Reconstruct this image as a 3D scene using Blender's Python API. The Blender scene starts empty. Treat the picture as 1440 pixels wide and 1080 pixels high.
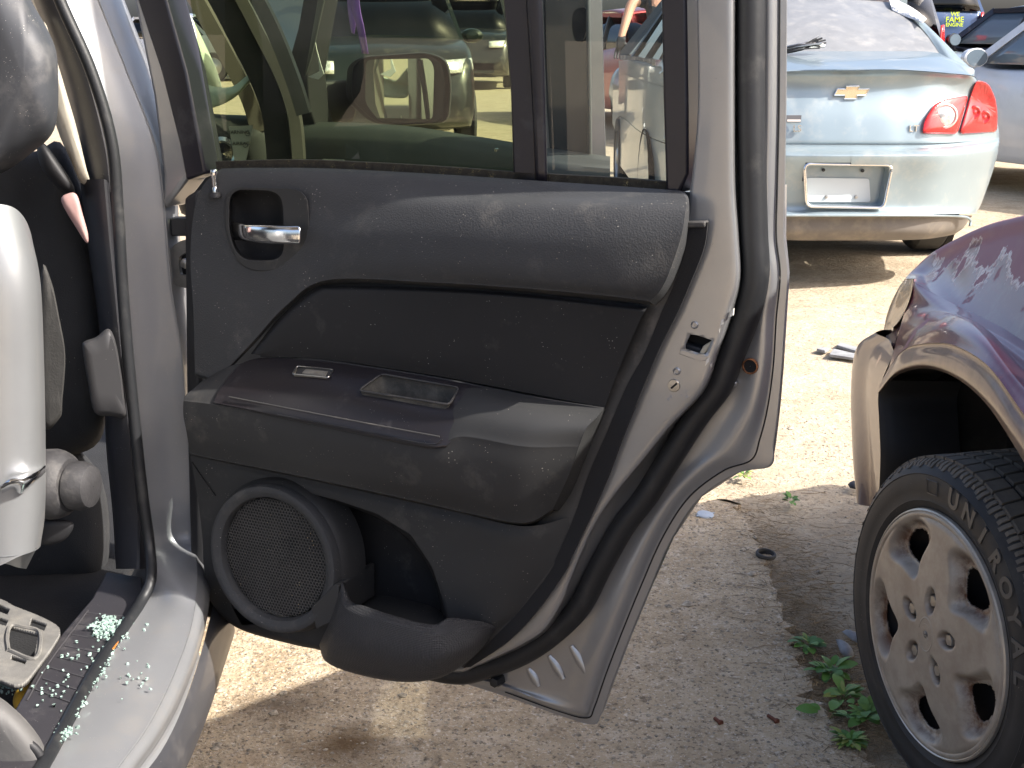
import bpy, bmesh, math, random
from mathutils import Vector, Matrix
random.seed(7)
sc = bpy.context.scene
COL = sc.collection
# ---------------------------------------------------------------- camera
F, CH, YH = 2000.0, 1.31, 30.0            # focal length in photo pixels, eye height, horizon row
PIT = math.atan((540 - YH) / F)
cd = bpy.data.cameras.new('camera'); cam = bpy.data.objects.new('camera', cd); COL.objects.link(cam)
cam.location = (0, 0, CH); cam.rotation_euler = (math.pi / 2 - PIT, 0, 0)
cd.sensor_width = 36; cd.lens = 36 * F / 1440; cd.clip_start = .05; cd.clip_end = 2000
sc.camera = cam
sc.render.resolution_x, sc.render.resolution_y = 1024, 768
# ---------------------------------------------------------------- sky and sun
SUN_EL = math.radians(39.5)
SUN_AZ = math.radians(113.4)             # compass bearing from +Y towards +X
SV = Vector((math.sin(SUN_AZ) * math.cos(SUN_EL), math.cos(SUN_AZ) * math.cos(SUN_EL), math.sin(SUN_EL)))
wd = bpy.data.worlds.new('World'); sc.world = wd; wd.use_nodes = True
nt = wd.node_tree
sky = nt.nodes.new('ShaderNodeTexSky'); sky.sky_type = 'NISHITA'; sky.sun_disc = False
sky.sun_elevation = SUN_EL; sky.sun_rotation = SUN_AZ; sky.dust_density = 4.5; sky.air_density = .7; sky.ozone_density = 1.0
bg = nt.nodes['Background']; bg.inputs[1].default_value = .15
nt.links.new(sky.outputs[0], bg.inputs[0])
sl = bpy.data.lights.new('sun', 'SUN'); sl.energy = 4.3; sl.angle = math.radians(.55); sl.color = (1, .95, .88)
so = bpy.data.objects.new('sun', sl); COL.objects.link(so)
so.rotation_euler = (-SV).to_track_quat('-Z', 'Y').to_euler()
sc.view_settings.view_transform = 'Standard'; sc.view_settings.look = 'None'
sc.view_settings.exposure = 1.28; sc.view_settings.gamma = 1
# ---------------------------------------------------------------- measuring: a photo pixel and one known coordinate give a point
CP = Vector((0, 0, CH))
def ray(x, y):
    a = (x - 720) / F; b = (540 - y) / F
    return Vector((a, math.cos(PIT) + b * math.sin(PIT), -math.sin(PIT) + b * math.cos(PIT)))
class Plane:
    def __init__(s, p, yaw):
        s.eu = Vector((math.cos(yaw), -math.sin(yaw), 0)); s.ew = Vector((-math.sin(yaw), -math.cos(yaw), 0)); s.o = Vector(p)
    def __call__(s, x, y, w=0.):
        d = ray(x, y); return CP + d * (((s.o + s.ew * w - CP).dot(s.ew)) / d.dot(s.ew))
    def loc(s, u, v, w): return s.o + s.eu * u + Vector((0, 0, v)) + s.ew * w
def at(x, y, Y=None, z=None, X=None):
    d = ray(x, y)
    if Y is not None: return CP + d * (Y / d.y)
    if z is not None: return CP + d * ((z - CH) / d.z)
    return CP + d * (X / d.x)
R0 = at(960, 265, z=1.11)
D = Plane(R0, math.radians(27)); D.o = R0 - D.ew * .03       # rear door plane
# ---------------------------------------------------------------- mesh helpers
def wm(o):
    m = o.matrix_parent_inverse @ Matrix.LocRotScale(o.location, o.rotation_euler, o.scale)
    return wm(o.parent) @ m if o.parent else m
def put(o, parent, local=False):
    COL.objects.link(o)
    if parent:
        o.parent = parent
        if not local: o.matrix_parent_inverse = wm(parent).inverted()
    return o
def mk(name, V, Fc, mat, parent=None, sharp=35, solid=None, local=False, bevel=None, sub=0):
    assert max(max(f) for f in Fc) < len(V), name
    me = bpy.data.meshes.new(name); me.from_pydata([tuple(v) for v in V], [], Fc)
    me.materials.append(mat)
    bm = bmesh.new(); bm.from_mesh(me)
    bmesh.ops.remove_doubles(bm, verts=bm.verts, dist=1e-5)
    bmesh.ops.recalc_face_normals(bm, faces=bm.faces); bm.to_mesh(me); bm.free()
    for p in me.polygons: p.use_smooth = True
    if sharp: me.set_sharp_from_angle(angle=math.radians(sharp))
    o = bpy.data.objects.new(name, me); put(o, parent, local)
    if solid:
        m = o.modifiers.new('s', 'SOLIDIFY'); m.thickness = abs(solid); m.offset = 1 if solid > 0 else -1
    if bevel:
        m = o.modifiers.new('b', 'BEVEL'); m.width = bevel; m.segments = 2; m.limit_method = 'ANGLE'; m.harden_normals = False
    if sub:
        m = o.modifiers.new('u', 'SUBSURF'); m.levels = sub; m.render_levels = sub
    return o
def cr(p, t):                              # Catmull-Rom through the points p, t in 0..len-1
    n = len(p); i = min(int(t), n - 2); f = t - i
    p1, p2 = p[i], p[i + 1]
    p0 = p[i - 1] if i > 0 else p1 * 2 - p2
    p3 = p[i + 2] if i + 2 < n else p2 * 2 - p1
    return .5 * ((2 * p1) + (p2 - p0) * f + (2 * p0 - 5 * p1 + 4 * p2 - p3) * f * f + (3 * p1 - p0 - 3 * p2 + p3) * f ** 3)
def spl(p, n, lin=False):
    p = [Vector(q) for q in p]; out = []
    for k in range(n):
        t = k * (len(p) - 1) / (n - 1)
        if lin: i = min(int(t), len(p) - 2); out.append(p[i].lerp(p[i + 1], t - i))
        else: out.append(cr(p, t))
    return out
def grid(rows, nu, sv, linu=False, linv=False):
    rows = [spl(r, nu, linu) for r in rows]; nv = (len(rows) - 1) * sv + 1
    cols = [spl([r[k] for r in rows], nv, linv) for k in range(nu)]
    return [[cols[k][j] for k in range(nu)] for j in range(nv)]
def pip(x, y, poly):
    c = False; j = len(poly) - 1
    for i in range(len(poly)):
        xi, yi = poly[i]; xj, yj = poly[j]
        if (yi > y) != (yj > y) and x < (xj - xi) * (y - yi) / (yj - yi) + xi: c = not c
        j = i
    return c
def pix(p):
    v = p - CP; zz = v.y * math.cos(PIT) - v.z * math.sin(PIT); yy = v.y * math.sin(PIT) + v.z * math.cos(PIT)
    return 720 + F * v.x / zz, 540 - F * yy / zz
def gmesh(g, holes=(), wrap=False):
    n = len(g[0]); V = [v for r in g for v in r]; Fc = []
    for j in range(len(g) - 1):
        for i in range(n if wrap else n - 1):
            f = (j * n + i, j * n + (i + 1) % n, (j + 1) * n + (i + 1) % n, (j + 1) * n + i)
            if holes:
                c = sum((V[k] for k in f), Vector()) / 4; q = pix(c)
                if any(pip(q[0], q[1], h) for h in holes): continue
            Fc.append(f)
    if holes: snap(V, Fc, n, len(g), holes)
    return V, Fc
def snap(V, Fc, n, m, holes):              # pull the ragged rim of each cut-out onto its outline
    cnt = {}
    for f in Fc:
        for a, b in zip(f, f[1:] + f[:1]): k = (min(a, b), max(a, b)); cnt[k] = cnt.get(k, 0) + 1
    rim = {v for k, c in cnt.items() if c == 1 for v in k}
    for v in rim:
        j, i = divmod(v, n)
        if i in (0, n - 1) or j in (0, m - 1): continue
        q = pix(V[v]); best = None
        for h in holes:
            for a, b in zip(h, h[1:] + h[:1]):
                dx, dy = b[0] - a[0], b[1] - a[1]; l2 = dx * dx + dy * dy or 1e-9
                t = max(0, min(1, ((q[0] - a[0]) * dx + (q[1] - a[1]) * dy) / l2)); p = (a[0] + dx * t, a[1] + dy * t); d = (p[0] - q[0]) ** 2 + (p[1] - q[1]) ** 2
                if best is None or d < best[0]: best = (d, p)
        V[v] = D(best[1][0], best[1][1], (V[v] - D.o).dot(D.ew))
def loft(name, rows, mat, parent=None, nu=48, sv=5, holes=(), solid=None, linu=False, linv=False, sharp=40, local=False):
    V, Fc = gmesh(grid(rows, nu, sv, linu, linv), holes)
    return mk(name, V, Fc, mat, parent, sharp, solid, local)
def lr(a, b, t): return [tuple(p * (1 - t) + q * t for p, q in zip(x, y)) for x, y in zip(a, b)]
def dl(name, rows, mat, parent=None, pl=None, **k):   # loft whose rows are (pixel x, pixel y, height above the door plane)
    P_ = pl or D
    return loft(name, [[P_(*q) for q in r] for r in rows], mat, parent, **k)
def prism(poly, n, th):                    # closed plate: polygon (3D) pushed th along n
    k = len(poly); V = list(poly) + [p + n * th for p in poly]
    Fc = [tuple(range(k)), tuple(range(2 * k - 1, k - 1, -1))] + [(i, (i + 1) % k, k + (i + 1) % k, k + i) for i in range(k)]
    return V, Fc
def plate(name, px, w0, w1, mat, parent=None, pl=None, rnd=0, bevel=.002, sharp=35):
    P_ = pl or D
    if rnd: px = smooth_poly(px, rnd)
    V, Fc = prism([P_(x, y, w0) for x, y in px], P_.ew, w1 - w0)
    return mk(name, V, Fc, mat, parent, sharp, bevel=bevel)
def smooth_poly(px, n=4):                  # closed Catmull-Rom outline
    p = [Vector((x, y, 0)) for x, y in px]; k = len(p); out = []
    for i in range(k):
        q = [p[(i - 1) % k], p[i], p[(i + 1) % k], p[(i + 2) % k]]
        for s in range(n): v = cr(q, 1 + s / n); out.append((v.x, v.y))
    return out
def round_poly(px, r, n=4):                # corners rounded with radius-like r (in the same units)
    out = []; k = len(px)
    for i in range(k):
        a, b, c = Vector(px[i - 1]), Vector(px[i]), Vector(px[(i + 1) % k])
        d1 = (a - b); d2 = (c - b); l = min(r, d1.length * .48, d2.length * .48)
        p0 = b + d1.normalized() * l; p2 = b + d2.normalized() * l
        for s in range(n + 1): t = s / n; q = p0 * (1 - t) ** 2 + b * 2 * t * (1 - t) + p2 * t * t; out.append((q.x, q.y))
    return out
def frames(path):
    T = []
    for i in range(len(path)): T.append((path[min(i + 1, len(path) - 1)] - path[max(i - 1, 0)]).normalized())
    return T
def sweep(name, path, prof, up, mat, parent=None, n=60, cap=True, lin=False, sharp=50, local=False, taper=None):
    path = spl(path, n, lin) if n else [Vector(p) for p in path]; T = frames(path); V = []; Fc = []; k = len(prof)
    for i, (p, t) in enumerate(zip(path, T)):
        s = t.cross(up).normalized(); u = s.cross(t).normalized(); sc_ = taper(i / (len(path) - 1)) if taper else 1
        V += [p + s * a * sc_ + u * b * sc_ for a, b in prof]
    for i in range(len(path) - 1):
        for j in range(k): Fc.append((i * k + j, i * k + (j + 1) % k, (i + 1) * k + (j + 1) % k, (i + 1) * k + j))
    if cap: Fc += [tuple(range(k)), tuple(range((len(path) - 1) * k, len(path) * k))]
    return mk(name, V, Fc, mat, parent, sharp, local=local)
def circ(r, n=10, ry=None): return [(r * math.cos(2 * math.pi * i / n), (ry or r) * math.sin(2 * math.pi * i / n)) for i in range(n)]
def rect(a, b, c=0): return [(-a, -b), (a, -b), (a, b), (-a, b)]
UP = Vector((0, 0, 1))
def tube(name, path, r, mat, parent=None, n=40, k=10, up=UP, **kw): return sweep(name, path, circ(r, k), up, mat, parent, n, **kw)
def lathe(name, prof, o, ax, mat, parent=None, n=40, sharp=35, local=False, ang=(0, 2 * math.pi)):   # prof: (radius, offset along axis)
    ax = ax.normalized(); a = ax.orthogonal().normalized(); b = ax.cross(a); full = abs(ang[1] - ang[0] - 2 * math.pi) < 1e-6
    g = []
    for r, h in prof:
        m = n if full else n + 1
        g.append([o + ax * h + (a * math.cos(ang[0] + (ang[1] - ang[0]) * i / n) + b * math.sin(ang[0] + (ang[1] - ang[0]) * i / n)) * max(r, 1e-4) for i in range(m)])
    V, Fc = gmesh(g, wrap=full)
    return mk(name, V, Fc, mat, parent, sharp, local=local)
def box(name, c, s, mat, parent=None, rot=None, bevel=.003, local=False):
    c = Vector(c); m = rot or Matrix.Identity(3); V = []
    for z in (-1, 1):
        for x, y in ((-1, -1), (1, -1), (1, 1), (-1, 1)): V.append(c + m @ Vector((x * s[0] / 2, y * s[1] / 2, z * s[2] / 2)))
    Fc = [(0, 3, 2, 1), (4, 5, 6, 7), (0, 1, 5, 4), (1, 2, 6, 5), (2, 3, 7, 6), (3, 0, 4, 7)]
    return mk(name, V, Fc, mat, parent, 30, bevel=bevel, local=local)
def empty(name, loc, rz=0, label=None, cat=None, group=None):
    o = bpy.data.objects.new(name, None); COL.objects.link(o); o.location = loc; o.rotation_euler = (0, 0, rz); o.empty_display_size = .1
    if label: tag(o, label, cat, group)
    return o
def tag(o, label, cat, group=None, kind=None):
    if label: o['label'] = label
    if cat: o['category'] = cat
    if group: o['group'] = group
    if kind: o['kind'] = kind
    return o
def text_mesh(txt, size, ext=.0015, bold=0., mat=None):
    c = bpy.data.curves.new('lettering', 'FONT'); c.body = txt; c.size = size; c.extrude = ext; c.offset = bold; c.align_x = 'CENTER'; c.align_y = 'CENTER'; c.resolution_u = 3
    o = bpy.data.objects.new('lettering', c); COL.objects.link(o)
    dg = bpy.context.evaluated_depsgraph_get(); me = bpy.data.meshes.new_from_object(o.evaluated_get(dg))
    bpy.data.objects.remove(o); bpy.data.curves.remove(c)
    me.materials.clear()
    if mat: me.materials.append(mat)
    return me
def lettering(txt, size, o, right, up, mat, parent=None, name='lettering', ext=.0015, bold=0., local=False):
    me = text_mesh(txt, size, ext, bold, mat); r = Vector(right).normalized(); u = Vector(up).normalized(); n = r.cross(u); o = Vector(o)
    for v in me.vertices: v.co = o + r * v.co.x + u * v.co.y + n * v.co.z
    ob = bpy.data.objects.new(name, me); return put(ob, parent, local)
# ---------------------------------------------------------------- materials
def M(name, col, rough=.5, metal=0., coat=0., var=0., vs=3., bump=None, dust=None, spec=.5, speck=None, alpha=None, aniso=0, em=None, trans=0, rv=0.):
    m = bpy.data.materials.new(name); m.use_nodes = True; t = m.node_tree; n = t.nodes; L = t.links
    b = n['Principled BSDF']; c4 = (*col, 1)
    b.inputs['Base Color'].default_value = c4; b.inputs['Roughness'].default_value = rough; b.inputs['Metallic'].default_value = metal
    b.inputs['Coat Weight'].default_value = coat; b.inputs['Coat Roughness'].default_value = .04; b.inputs['Specular IOR Level'].default_value = spec
    if trans: b.inputs['Transmission Weight'].default_value = trans
    if em: b.inputs['Emission Color'].default_value = (*em[0], 1); b.inputs['Emission Strength'].default_value = em[1]
    tc = n.new('ShaderNodeTexCoord'); src = None
    def noise(s, d=4, r=.55):
        q = n.new('ShaderNodeTexNoise'); q.inputs['Scale'].default_value = s; q.inputs['Detail'].default_value = d; q.inputs['Roughness'].default_value = r
        L.new(tc.outputs['Object'], q.inputs['Vector']); return q
    def ramp(fac, a, bb):
        q = n.new('ShaderNodeMapRange'); q.inputs['From Min'].default_value = a; q.inputs['From Max'].default_value = bb; L.new(fac, q.inputs['Value']); return q.outputs[0]
    def mix(fac, A, B, mode='MIX'):
        q = n.new('ShaderNodeMix'); q.data_type = 'RGBA'; q.blend_type = mode
        for s, i in ((fac, 0), (A, 6), (B, 7)):
            if hasattr(s, 'is_linked'): L.new(s, q.inputs[i])
            else: q.inputs[i].default_value = s
        return q.outputs[2]
    cur = c4
    if var:
        q = noise(vs, 6, .6); lo = tuple(x * (1 - var) for x in col) + (1,); hi = tuple(min(1, x * (1 + var)) for x in col) + (1,)
        cur = mix(ramp(q.outputs[0], .3, .7), lo, hi)
    if dust:                                # (amount 0..1, colour, scale)
        q = noise(dust[2], 8, .7); f = ramp(q.outputs[0], .62 - dust[0] * .4, 1.05 - dust[0] * .25); cur = mix(f, cur, (*dust[1], 1))
        r_ = n.new('ShaderNodeMapRange'); r_.inputs['To Min'].default_value = rough; r_.inputs['To Max'].default_value = min(.95, rough + .35); L.new(f, r_.inputs['Value']); L.new(r_.outputs[0], b.inputs['Roughness'])
    if speck:                               # list of (scale, threshold, colour): small crumbs and chips
        for s, th, c in speck:
            q = n.new('ShaderNodeTexVoronoi'); q.inputs['Scale'].default_value = s; L.new(tc.outputs['Object'], q.inputs['Vector'])
            q2 = n.new('ShaderNodeMath'); q2.operation = 'LESS_THAN'; L.new(q.outputs['Distance'], q2.inputs[0])
            q4 = noise(s * .13, 2); q3 = n.new('ShaderNodeMath'); q3.operation = 'MULTIPLY'; q3.inputs[1].default_value = th * 2
            rr = ramp(q4.outputs[0], .45, .75); L.new(rr, q3.inputs[0]); L.new(q3.outputs[0], q2.inputs[1])
            cur = mix(q2.outputs[0], cur, (*c, 1))
    if not isinstance(cur, tuple): L.new(cur, b.inputs['Base Color'])
    if rv and not dust:
        q = noise(9, 5, .6); r_ = n.new('ShaderNodeMapRange'); r_.inputs['From Min'].default_value = .3; r_.inputs['From Max'].default_value = .7; r_.inputs['To Min'].default_value = max(.02, rough - rv); r_.inputs['To Max'].default_value = min(1, rough + rv)
        L.new(q.outputs[0], r_.inputs['Value']); L.new(r_.outputs[0], b.inputs['Roughness'])
    if bump:
        prev = None
        for s, st, dist in ([bump] if not isinstance(bump, list) else bump):
            q = noise(s, 3, .5); bb = n.new('ShaderNodeBump'); bb.inputs['Strength'].default_value = st; bb.inputs['Distance'].default_value = dist
            L.new(q.outputs[0], bb.inputs['Height'])
            if prev: L.new(prev, bb.inputs['Normal'])
            prev = bb.outputs[0]
        L.new(prev, b.inputs['Normal'])
    if coat and bump is None and False: pass
    return m
def glass(name, tint, ior=1.45, rough=0., dirt=0.):
    m = bpy.data.materials.new(name); m.use_nodes = True; t = m.node_tree; n = t.nodes; L = t.links; n.clear()
    o = n.new('ShaderNodeOutputMaterial'); tr = n.new('ShaderNodeBsdfTransparent'); tr.inputs[0].default_value = (*tint, 1)
    g = n.new('ShaderNodeBsdfGlossy'); g.inputs['Roughness'].default_value = rough; g.inputs[0].default_value = (1, 1, 1, 1)
    f = n.new('ShaderNodeFresnel'); f.inputs[0].default_value = ior
    ge = n.new('ShaderNodeNewGeometry'); iv = n.new('ShaderNodeMath'); iv.operation = 'SUBTRACT'; iv.inputs[0].default_value = 1; L.new(ge.outputs['Backfacing'], iv.inputs[1])
    mu = n.new('ShaderNodeMath'); mu.operation = 'MULTIPLY'; L.new(f.outputs[0], mu.inputs[0]); L.new(iv.outputs[0], mu.inputs[1])
    mx = n.new('ShaderNodeMixShader'); L.new(mu.outputs[0], mx.inputs[0]); L.new(tr.outputs[0], mx.inputs[1]); L.new(g.outputs[0], mx.inputs[2])
    last = mx.outputs[0]
    if dirt:
        d = n.new('ShaderNodeBsdfDiffuse'); d.inputs[0].default_value = (.5, .48, .42, 1); tc = n.new('ShaderNodeTexCoord'); q = n.new('ShaderNodeTexNoise'); q.inputs['Scale'].default_value = 22; q.inputs['Detail'].default_value = 8; q.inputs['Roughness'].default_value = .75
        L.new(tc.outputs['Object'], q.inputs['Vector']); mr = n.new('ShaderNodeMapRange'); mr.inputs['From Min'].default_value = .35; mr.inputs['From Max'].default_value = .9; mr.inputs['To Max'].default_value = dirt; L.new(q.outputs[0], mr.inputs['Value'])
        m2 = n.new('ShaderNodeMixShader'); L.new(mr.outputs[0], m2.inputs[0]); L.new(last, m2.inputs[1]); L.new(d.outputs[0], m2.inputs[2]); last = m2.outputs[0]
    L.new(last, o.inputs[0]); return m
TAN = (.42, .35, .25)
m_silver = M('silver paint', (.335, .338, .342), .31, .6, .5, var=.06, vs=6, dust=(.16, (.27, .26, .24), 7), speck=[(900, .10, (.12, .11, .1))], bump=(1400, .06, .0006))
m_trim = M('charcoal grained plastic', (.047, .048, .050), .58, var=.10, vs=7, dust=(.14, (.15, .14, .125), 16), speck=[(190, .085, (.34, .32, .28)), (90, .035, (.36, .3, .22))], bump=[(430, .5, .0016), (1500, .25, .0006)], spec=.3)
m_insert = M('black soft vinyl', (.022, .022, .023), .6, spec=.22, var=.1, vs=5, dust=(.10, (.13, .125, .115), 12), speck=[(170, .08, (.26, .25, .24))], bump=(900, .15, .0006))
m_lower = M('charcoal lower plastic', (.036, .036, .036), .56, spec=.3, var=.1, vs=6, dust=(.13, (.17, .155, .135), 10), speck=[(190, .08, (.32, .29, .25)), (85, .035, (.36, .28, .2))], bump=(1100, .22, .0008))
m_edge = M('grey plastic border', (.045, .044, .043), .6, var=.1, vs=8, dust=(.25, (.2, .18, .16), 20), bump=(900, .2, .0008))
m_pad = M('purplish black gloss plastic', (.013, .011, .013), .40, dust=(.13, (.11, .10, .10), 14), speck=[(300, .06, (.4, .36, .34))])
m_grit = M('gritty grey insert', (.16, .15, .125), .8, var=.35, vs=60, bump=(700, .5, .001))
m_foam = M('black felt strip', (.011, .011, .012), .93, speck=[(500, .06, (.12, .11, .1))], bump=(900, .5, .001))
m_rubber = M('black rubber', (.013, .014, .016), .5, var=.2, vs=9, dust=(.16, (.1, .095, .085), 14), bump=(160, .12, .002))
m_black = M('matte black plastic', (.015, .015, .017), .6, var=.2, vs=12, bump=(500, .12, .0008))
m_appl = M('black window bar', (.013, .012, .018), .34, var=.15, vs=5, dust=(.12, (.1, .1, .1), 10), bump=(700, .06, .0006))
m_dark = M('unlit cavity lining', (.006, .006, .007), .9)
m_chrome = M('chrome', (.78, .78, .78), .12, 1., rv=.1, bump=(90, .12, .001))
m_steel = M('bare steel', (.45, .44, .42), .35, 1., var=.2, vs=40)
m_rust = M('rusty steel', (.2, .085, .035), .8, .3, var=.5, vs=60)
m_glass = glass('green tinted glass', (.66, .71, .56), dirt=.025)
m_glass2 = glass('clear grey glass', (.86, .89, .86), dirt=.05)
# ================================================================ GROUND
def ground_mat(name, cols, scl, bumps, spots=None):
    m = bpy.data.materials.new(name); m.use_nodes = True; t = m.node_tree; n = t.nodes; L = t.links; b = n['Principled BSDF']
    b.inputs['Roughness'].default_value = .92; b.inputs['Specular IOR Level'].default_value = .2
    tc = n.new('ShaderNodeTexCoord'); cur = None
    for i, (c, s, lo, hi) in enumerate(cols):
        if cur is None: cur = (*c, 1); continue
        q = n.new('ShaderNodeTexNoise'); q.inputs['Scale'].default_value = s; q.inputs['Detail'].default_value = 8; q.inputs['Roughness'].default_value = .65
        L.new(tc.outputs['Object'], q.inputs['Vector'])
        r = n.new('ShaderNodeMapRange'); r.inputs['From Min'].default_value = lo; r.inputs['From Max'].default_value = hi; L.new(q.outputs[0], r.inputs['Value'])
        x = n.new('ShaderNodeMix'); x.data_type = 'RGBA'; L.new(r.outputs[0], x.inputs[0])
        if isinstance(cur, tuple): x.inputs[6].default_value = cur
        else: L.new(cur, x.inputs[6])
        x.inputs[7].default_value = (*c, 1); cur = x.outputs[2]
    if spots:
        for c, px, py, r0, r1 in spots:      # stains with a place of their own
            p = at(px, py, z=0); d = n.new('ShaderNodeVectorMath'); d.operation = 'DISTANCE'; d.inputs[1].default_value = p; L.new(tc.outputs['Object'], d.inputs[0])
            q = n.new('ShaderNodeTexNoise'); q.inputs['Scale'].default_value = 9; q.inputs['Detail'].default_value = 6; L.new(tc.outputs['Object'], q.inputs['Vector'])
            ma = n.new('ShaderNodeMath'); ma.operation = 'MULTIPLY_ADD'; ma.inputs[1].default_value = r0 * 1.6; L.new(q.outputs[0], ma.inputs[0]); L.new(d.outputs['Value'], ma.inputs[2])
            r = n.new('ShaderNodeMapRange'); r.inputs['From Min'].default_value = r0 * 1.8; r.inputs['From Max'].default_value = r0 * .9; r.inputs['To Max'].default_value = r1; L.new(ma.outputs[0], r.inputs['Value'])
            x = n.new('ShaderNodeMix'); x.data_type = 'RGBA'; L.new(r.outputs[0], x.inputs[0]); L.new(cur, x.inputs[6]); x.inputs[7].default_value = (*c, 1); cur = x.outputs[2]
    L.new(cur, b.inputs['Base Color']); prev = None
    for s, st, d in bumps:
        q = n.new('ShaderNodeTexNoise'); q.inputs['Scale'].default_value = s; q.inputs['Detail'].default_value = 5; q.inputs['Roughness'].default_value = .6; L.new(tc.outputs['Object'], q.inputs['Vector'])
        bb = n.new('ShaderNodeBump'); bb.inputs['Strength'].default_value = st; bb.inputs['Distance'].default_value = d; L.new(q.outputs[0], bb.inputs['Height'])
        if prev: L.new(prev, bb.inputs['Normal'])
        prev = bb.outputs[0]
    L.new(prev, b.inputs['Normal']); return m
m_dirt = ground_mat('sandy dirt', [((.43, .355, .255), 0, 0, 0), ((.32, .25, .17), 3.5, .44, .72), ((.52, .44, .33), 11, .5, .75), ((.16, .125, .085), 60, .54, .68), ((.62, .54, .43), 120, .60, .74), ((.27, .22, .16), .8, .60, .85)],
    0, [(6, .35, .05), (45, .5, .02), (220, .5, .006)])
m_conc = ground_mat('worn concrete', [((.55, .43, .285), 0, 0, 0), ((.38, .285, .18), 3, .42, .7), ((.64, .53, .39), 13, .5, .72), ((.22, .17, .115), 33, .55, .68), ((.80, .71, .58), 60, .58, .70), ((.14, .108, .075), 110, .545, .65), ((.82, .75, .64), 200, .575, .68), ((.30, .22, .135), 1.3, .52, .68)],
    0, [(10, .3, .02), (50, .8, .016), (240, .7, .006)], [((.13, .075, .03), 485, 1050, .11, .9), ((.10, .07, .045), 390, 1000, .13, .7), ((.5, .36, .22), 350, 1072, .05, .6)])
rnd = random.Random(3)
def gz(x, y):                              # gentle relief of the yard
    return .012 * math.sin(x * 2.1 + 1.3) * math.sin(y * 1.7) + .006 * math.sin(x * 6.3 + y * 3.1)
V = []; Fc = []; xs = [-400, -150, -60, -25, -12] + [-6 + .12 * i for i in range(101)] + [12, 25, 60, 150, 400]
ys = [-60, -20, -8, -3] + [.0 + .12 * i for i in range(80)] + [11, 14, 18, 25, 40, 80, 160, 400]
for y in ys:
    for x in xs: V.append((x, y, gz(x, y) - .014 if abs(x) < 6 and 0 < y < 9.5 else -.014))
for j in range(len(ys) - 1):
    for i in range(len(xs) - 1): k = j * len(xs) + i; Fc.append((k, k + 1, k + 1 + len(xs), k + len(xs)))
ground = mk('ground', V, Fc, m_dirt, sharp=None); ground['kind'] = 'structure'
# concrete slab under the cars, its broken edge runs beside the weeds
edge = [at(x, y, z=0) for x, y in ((1240, 1110), (1190, 1040), (1150, 985), (1128, 930), (1105, 870), (1085, 800), (1060, 755), (1035, 715), (1000, 690))]
edge = [Vector((.75, 1.6, 0)), Vector((.70, 2.0, 0))] + edge + [Vector((.42, 4.3, 0)), Vector((.1, 4.55, 0)), Vector((-.9, 4.7, 0)), Vector((-3, 4.8, 0))]
ee = []
for i in range(len(edge) - 1):
    for s in range(10):
        p = edge[i].lerp(edge[i + 1], s / 10); p.x += rnd.gauss(0, .012); p.y += rnd.gauss(0, .012); ee.append(p)
poly = ee + [Vector((-3, -1, 0)), Vector((.8, -1, 0))]
V, Fc = prism([Vector((p.x, p.y, -.06)) for p in poly], UP, .062)
slab = mk('concrete_slab', V, Fc, m_conc, sharp=30); slab['kind'] = 'structure'
# loose gravel and grit: one mass
m_peb = M('grey and tan pebbles', (.34, .29, .22), .9, var=.8, vs=75, bump=(300, .4, .002))
V = []; Fc = []
def pebble(p, r, fl=.6):
    k = len(V); ph = rnd.random() * 6; q = []
    for z, s in ((-.5, .75), (.25, 1.), (.8, .5)):
        for i in range(5): a = ph + i * 1.2566; rr = r * s * (.75 + .5 * rnd.random()); q.append((p.x + rr * math.cos(a), p.y + rr * math.sin(a), p.z + z * r * fl))
    V.extend(q)
    for j in range(2):
        for i in range(5): Fc.append((k + j * 5 + i, k + j * 5 + (i + 1) % 5, k + j * 5 + 5 + (i + 1) % 5, k + j * 5 + 5 + i))
    Fc.append((k + 10, k + 11, k + 12, k + 13, k + 14))
for i in range(15000):
    x = rnd.uniform(-.75, 1.25); y = rnd.uniform(2.1, 5.2)
    r = .0014 + .0042 * rnd.random() ** 2.6 + (.010 * rnd.random() if rnd.random() < .012 else 0)
    on = pip(x, y, [(p.x, p.y) for p in poly[::3]])
    pebble(Vector((x, y, .002 if on else gz(x, y) - .014)), r)
peb = mk('gravel', V, Fc, m_peb, sharp=60); tag(peb, 'loose grey and tan gravel scattered over the concrete and dirt', 'gravel', kind='stuff')

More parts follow.
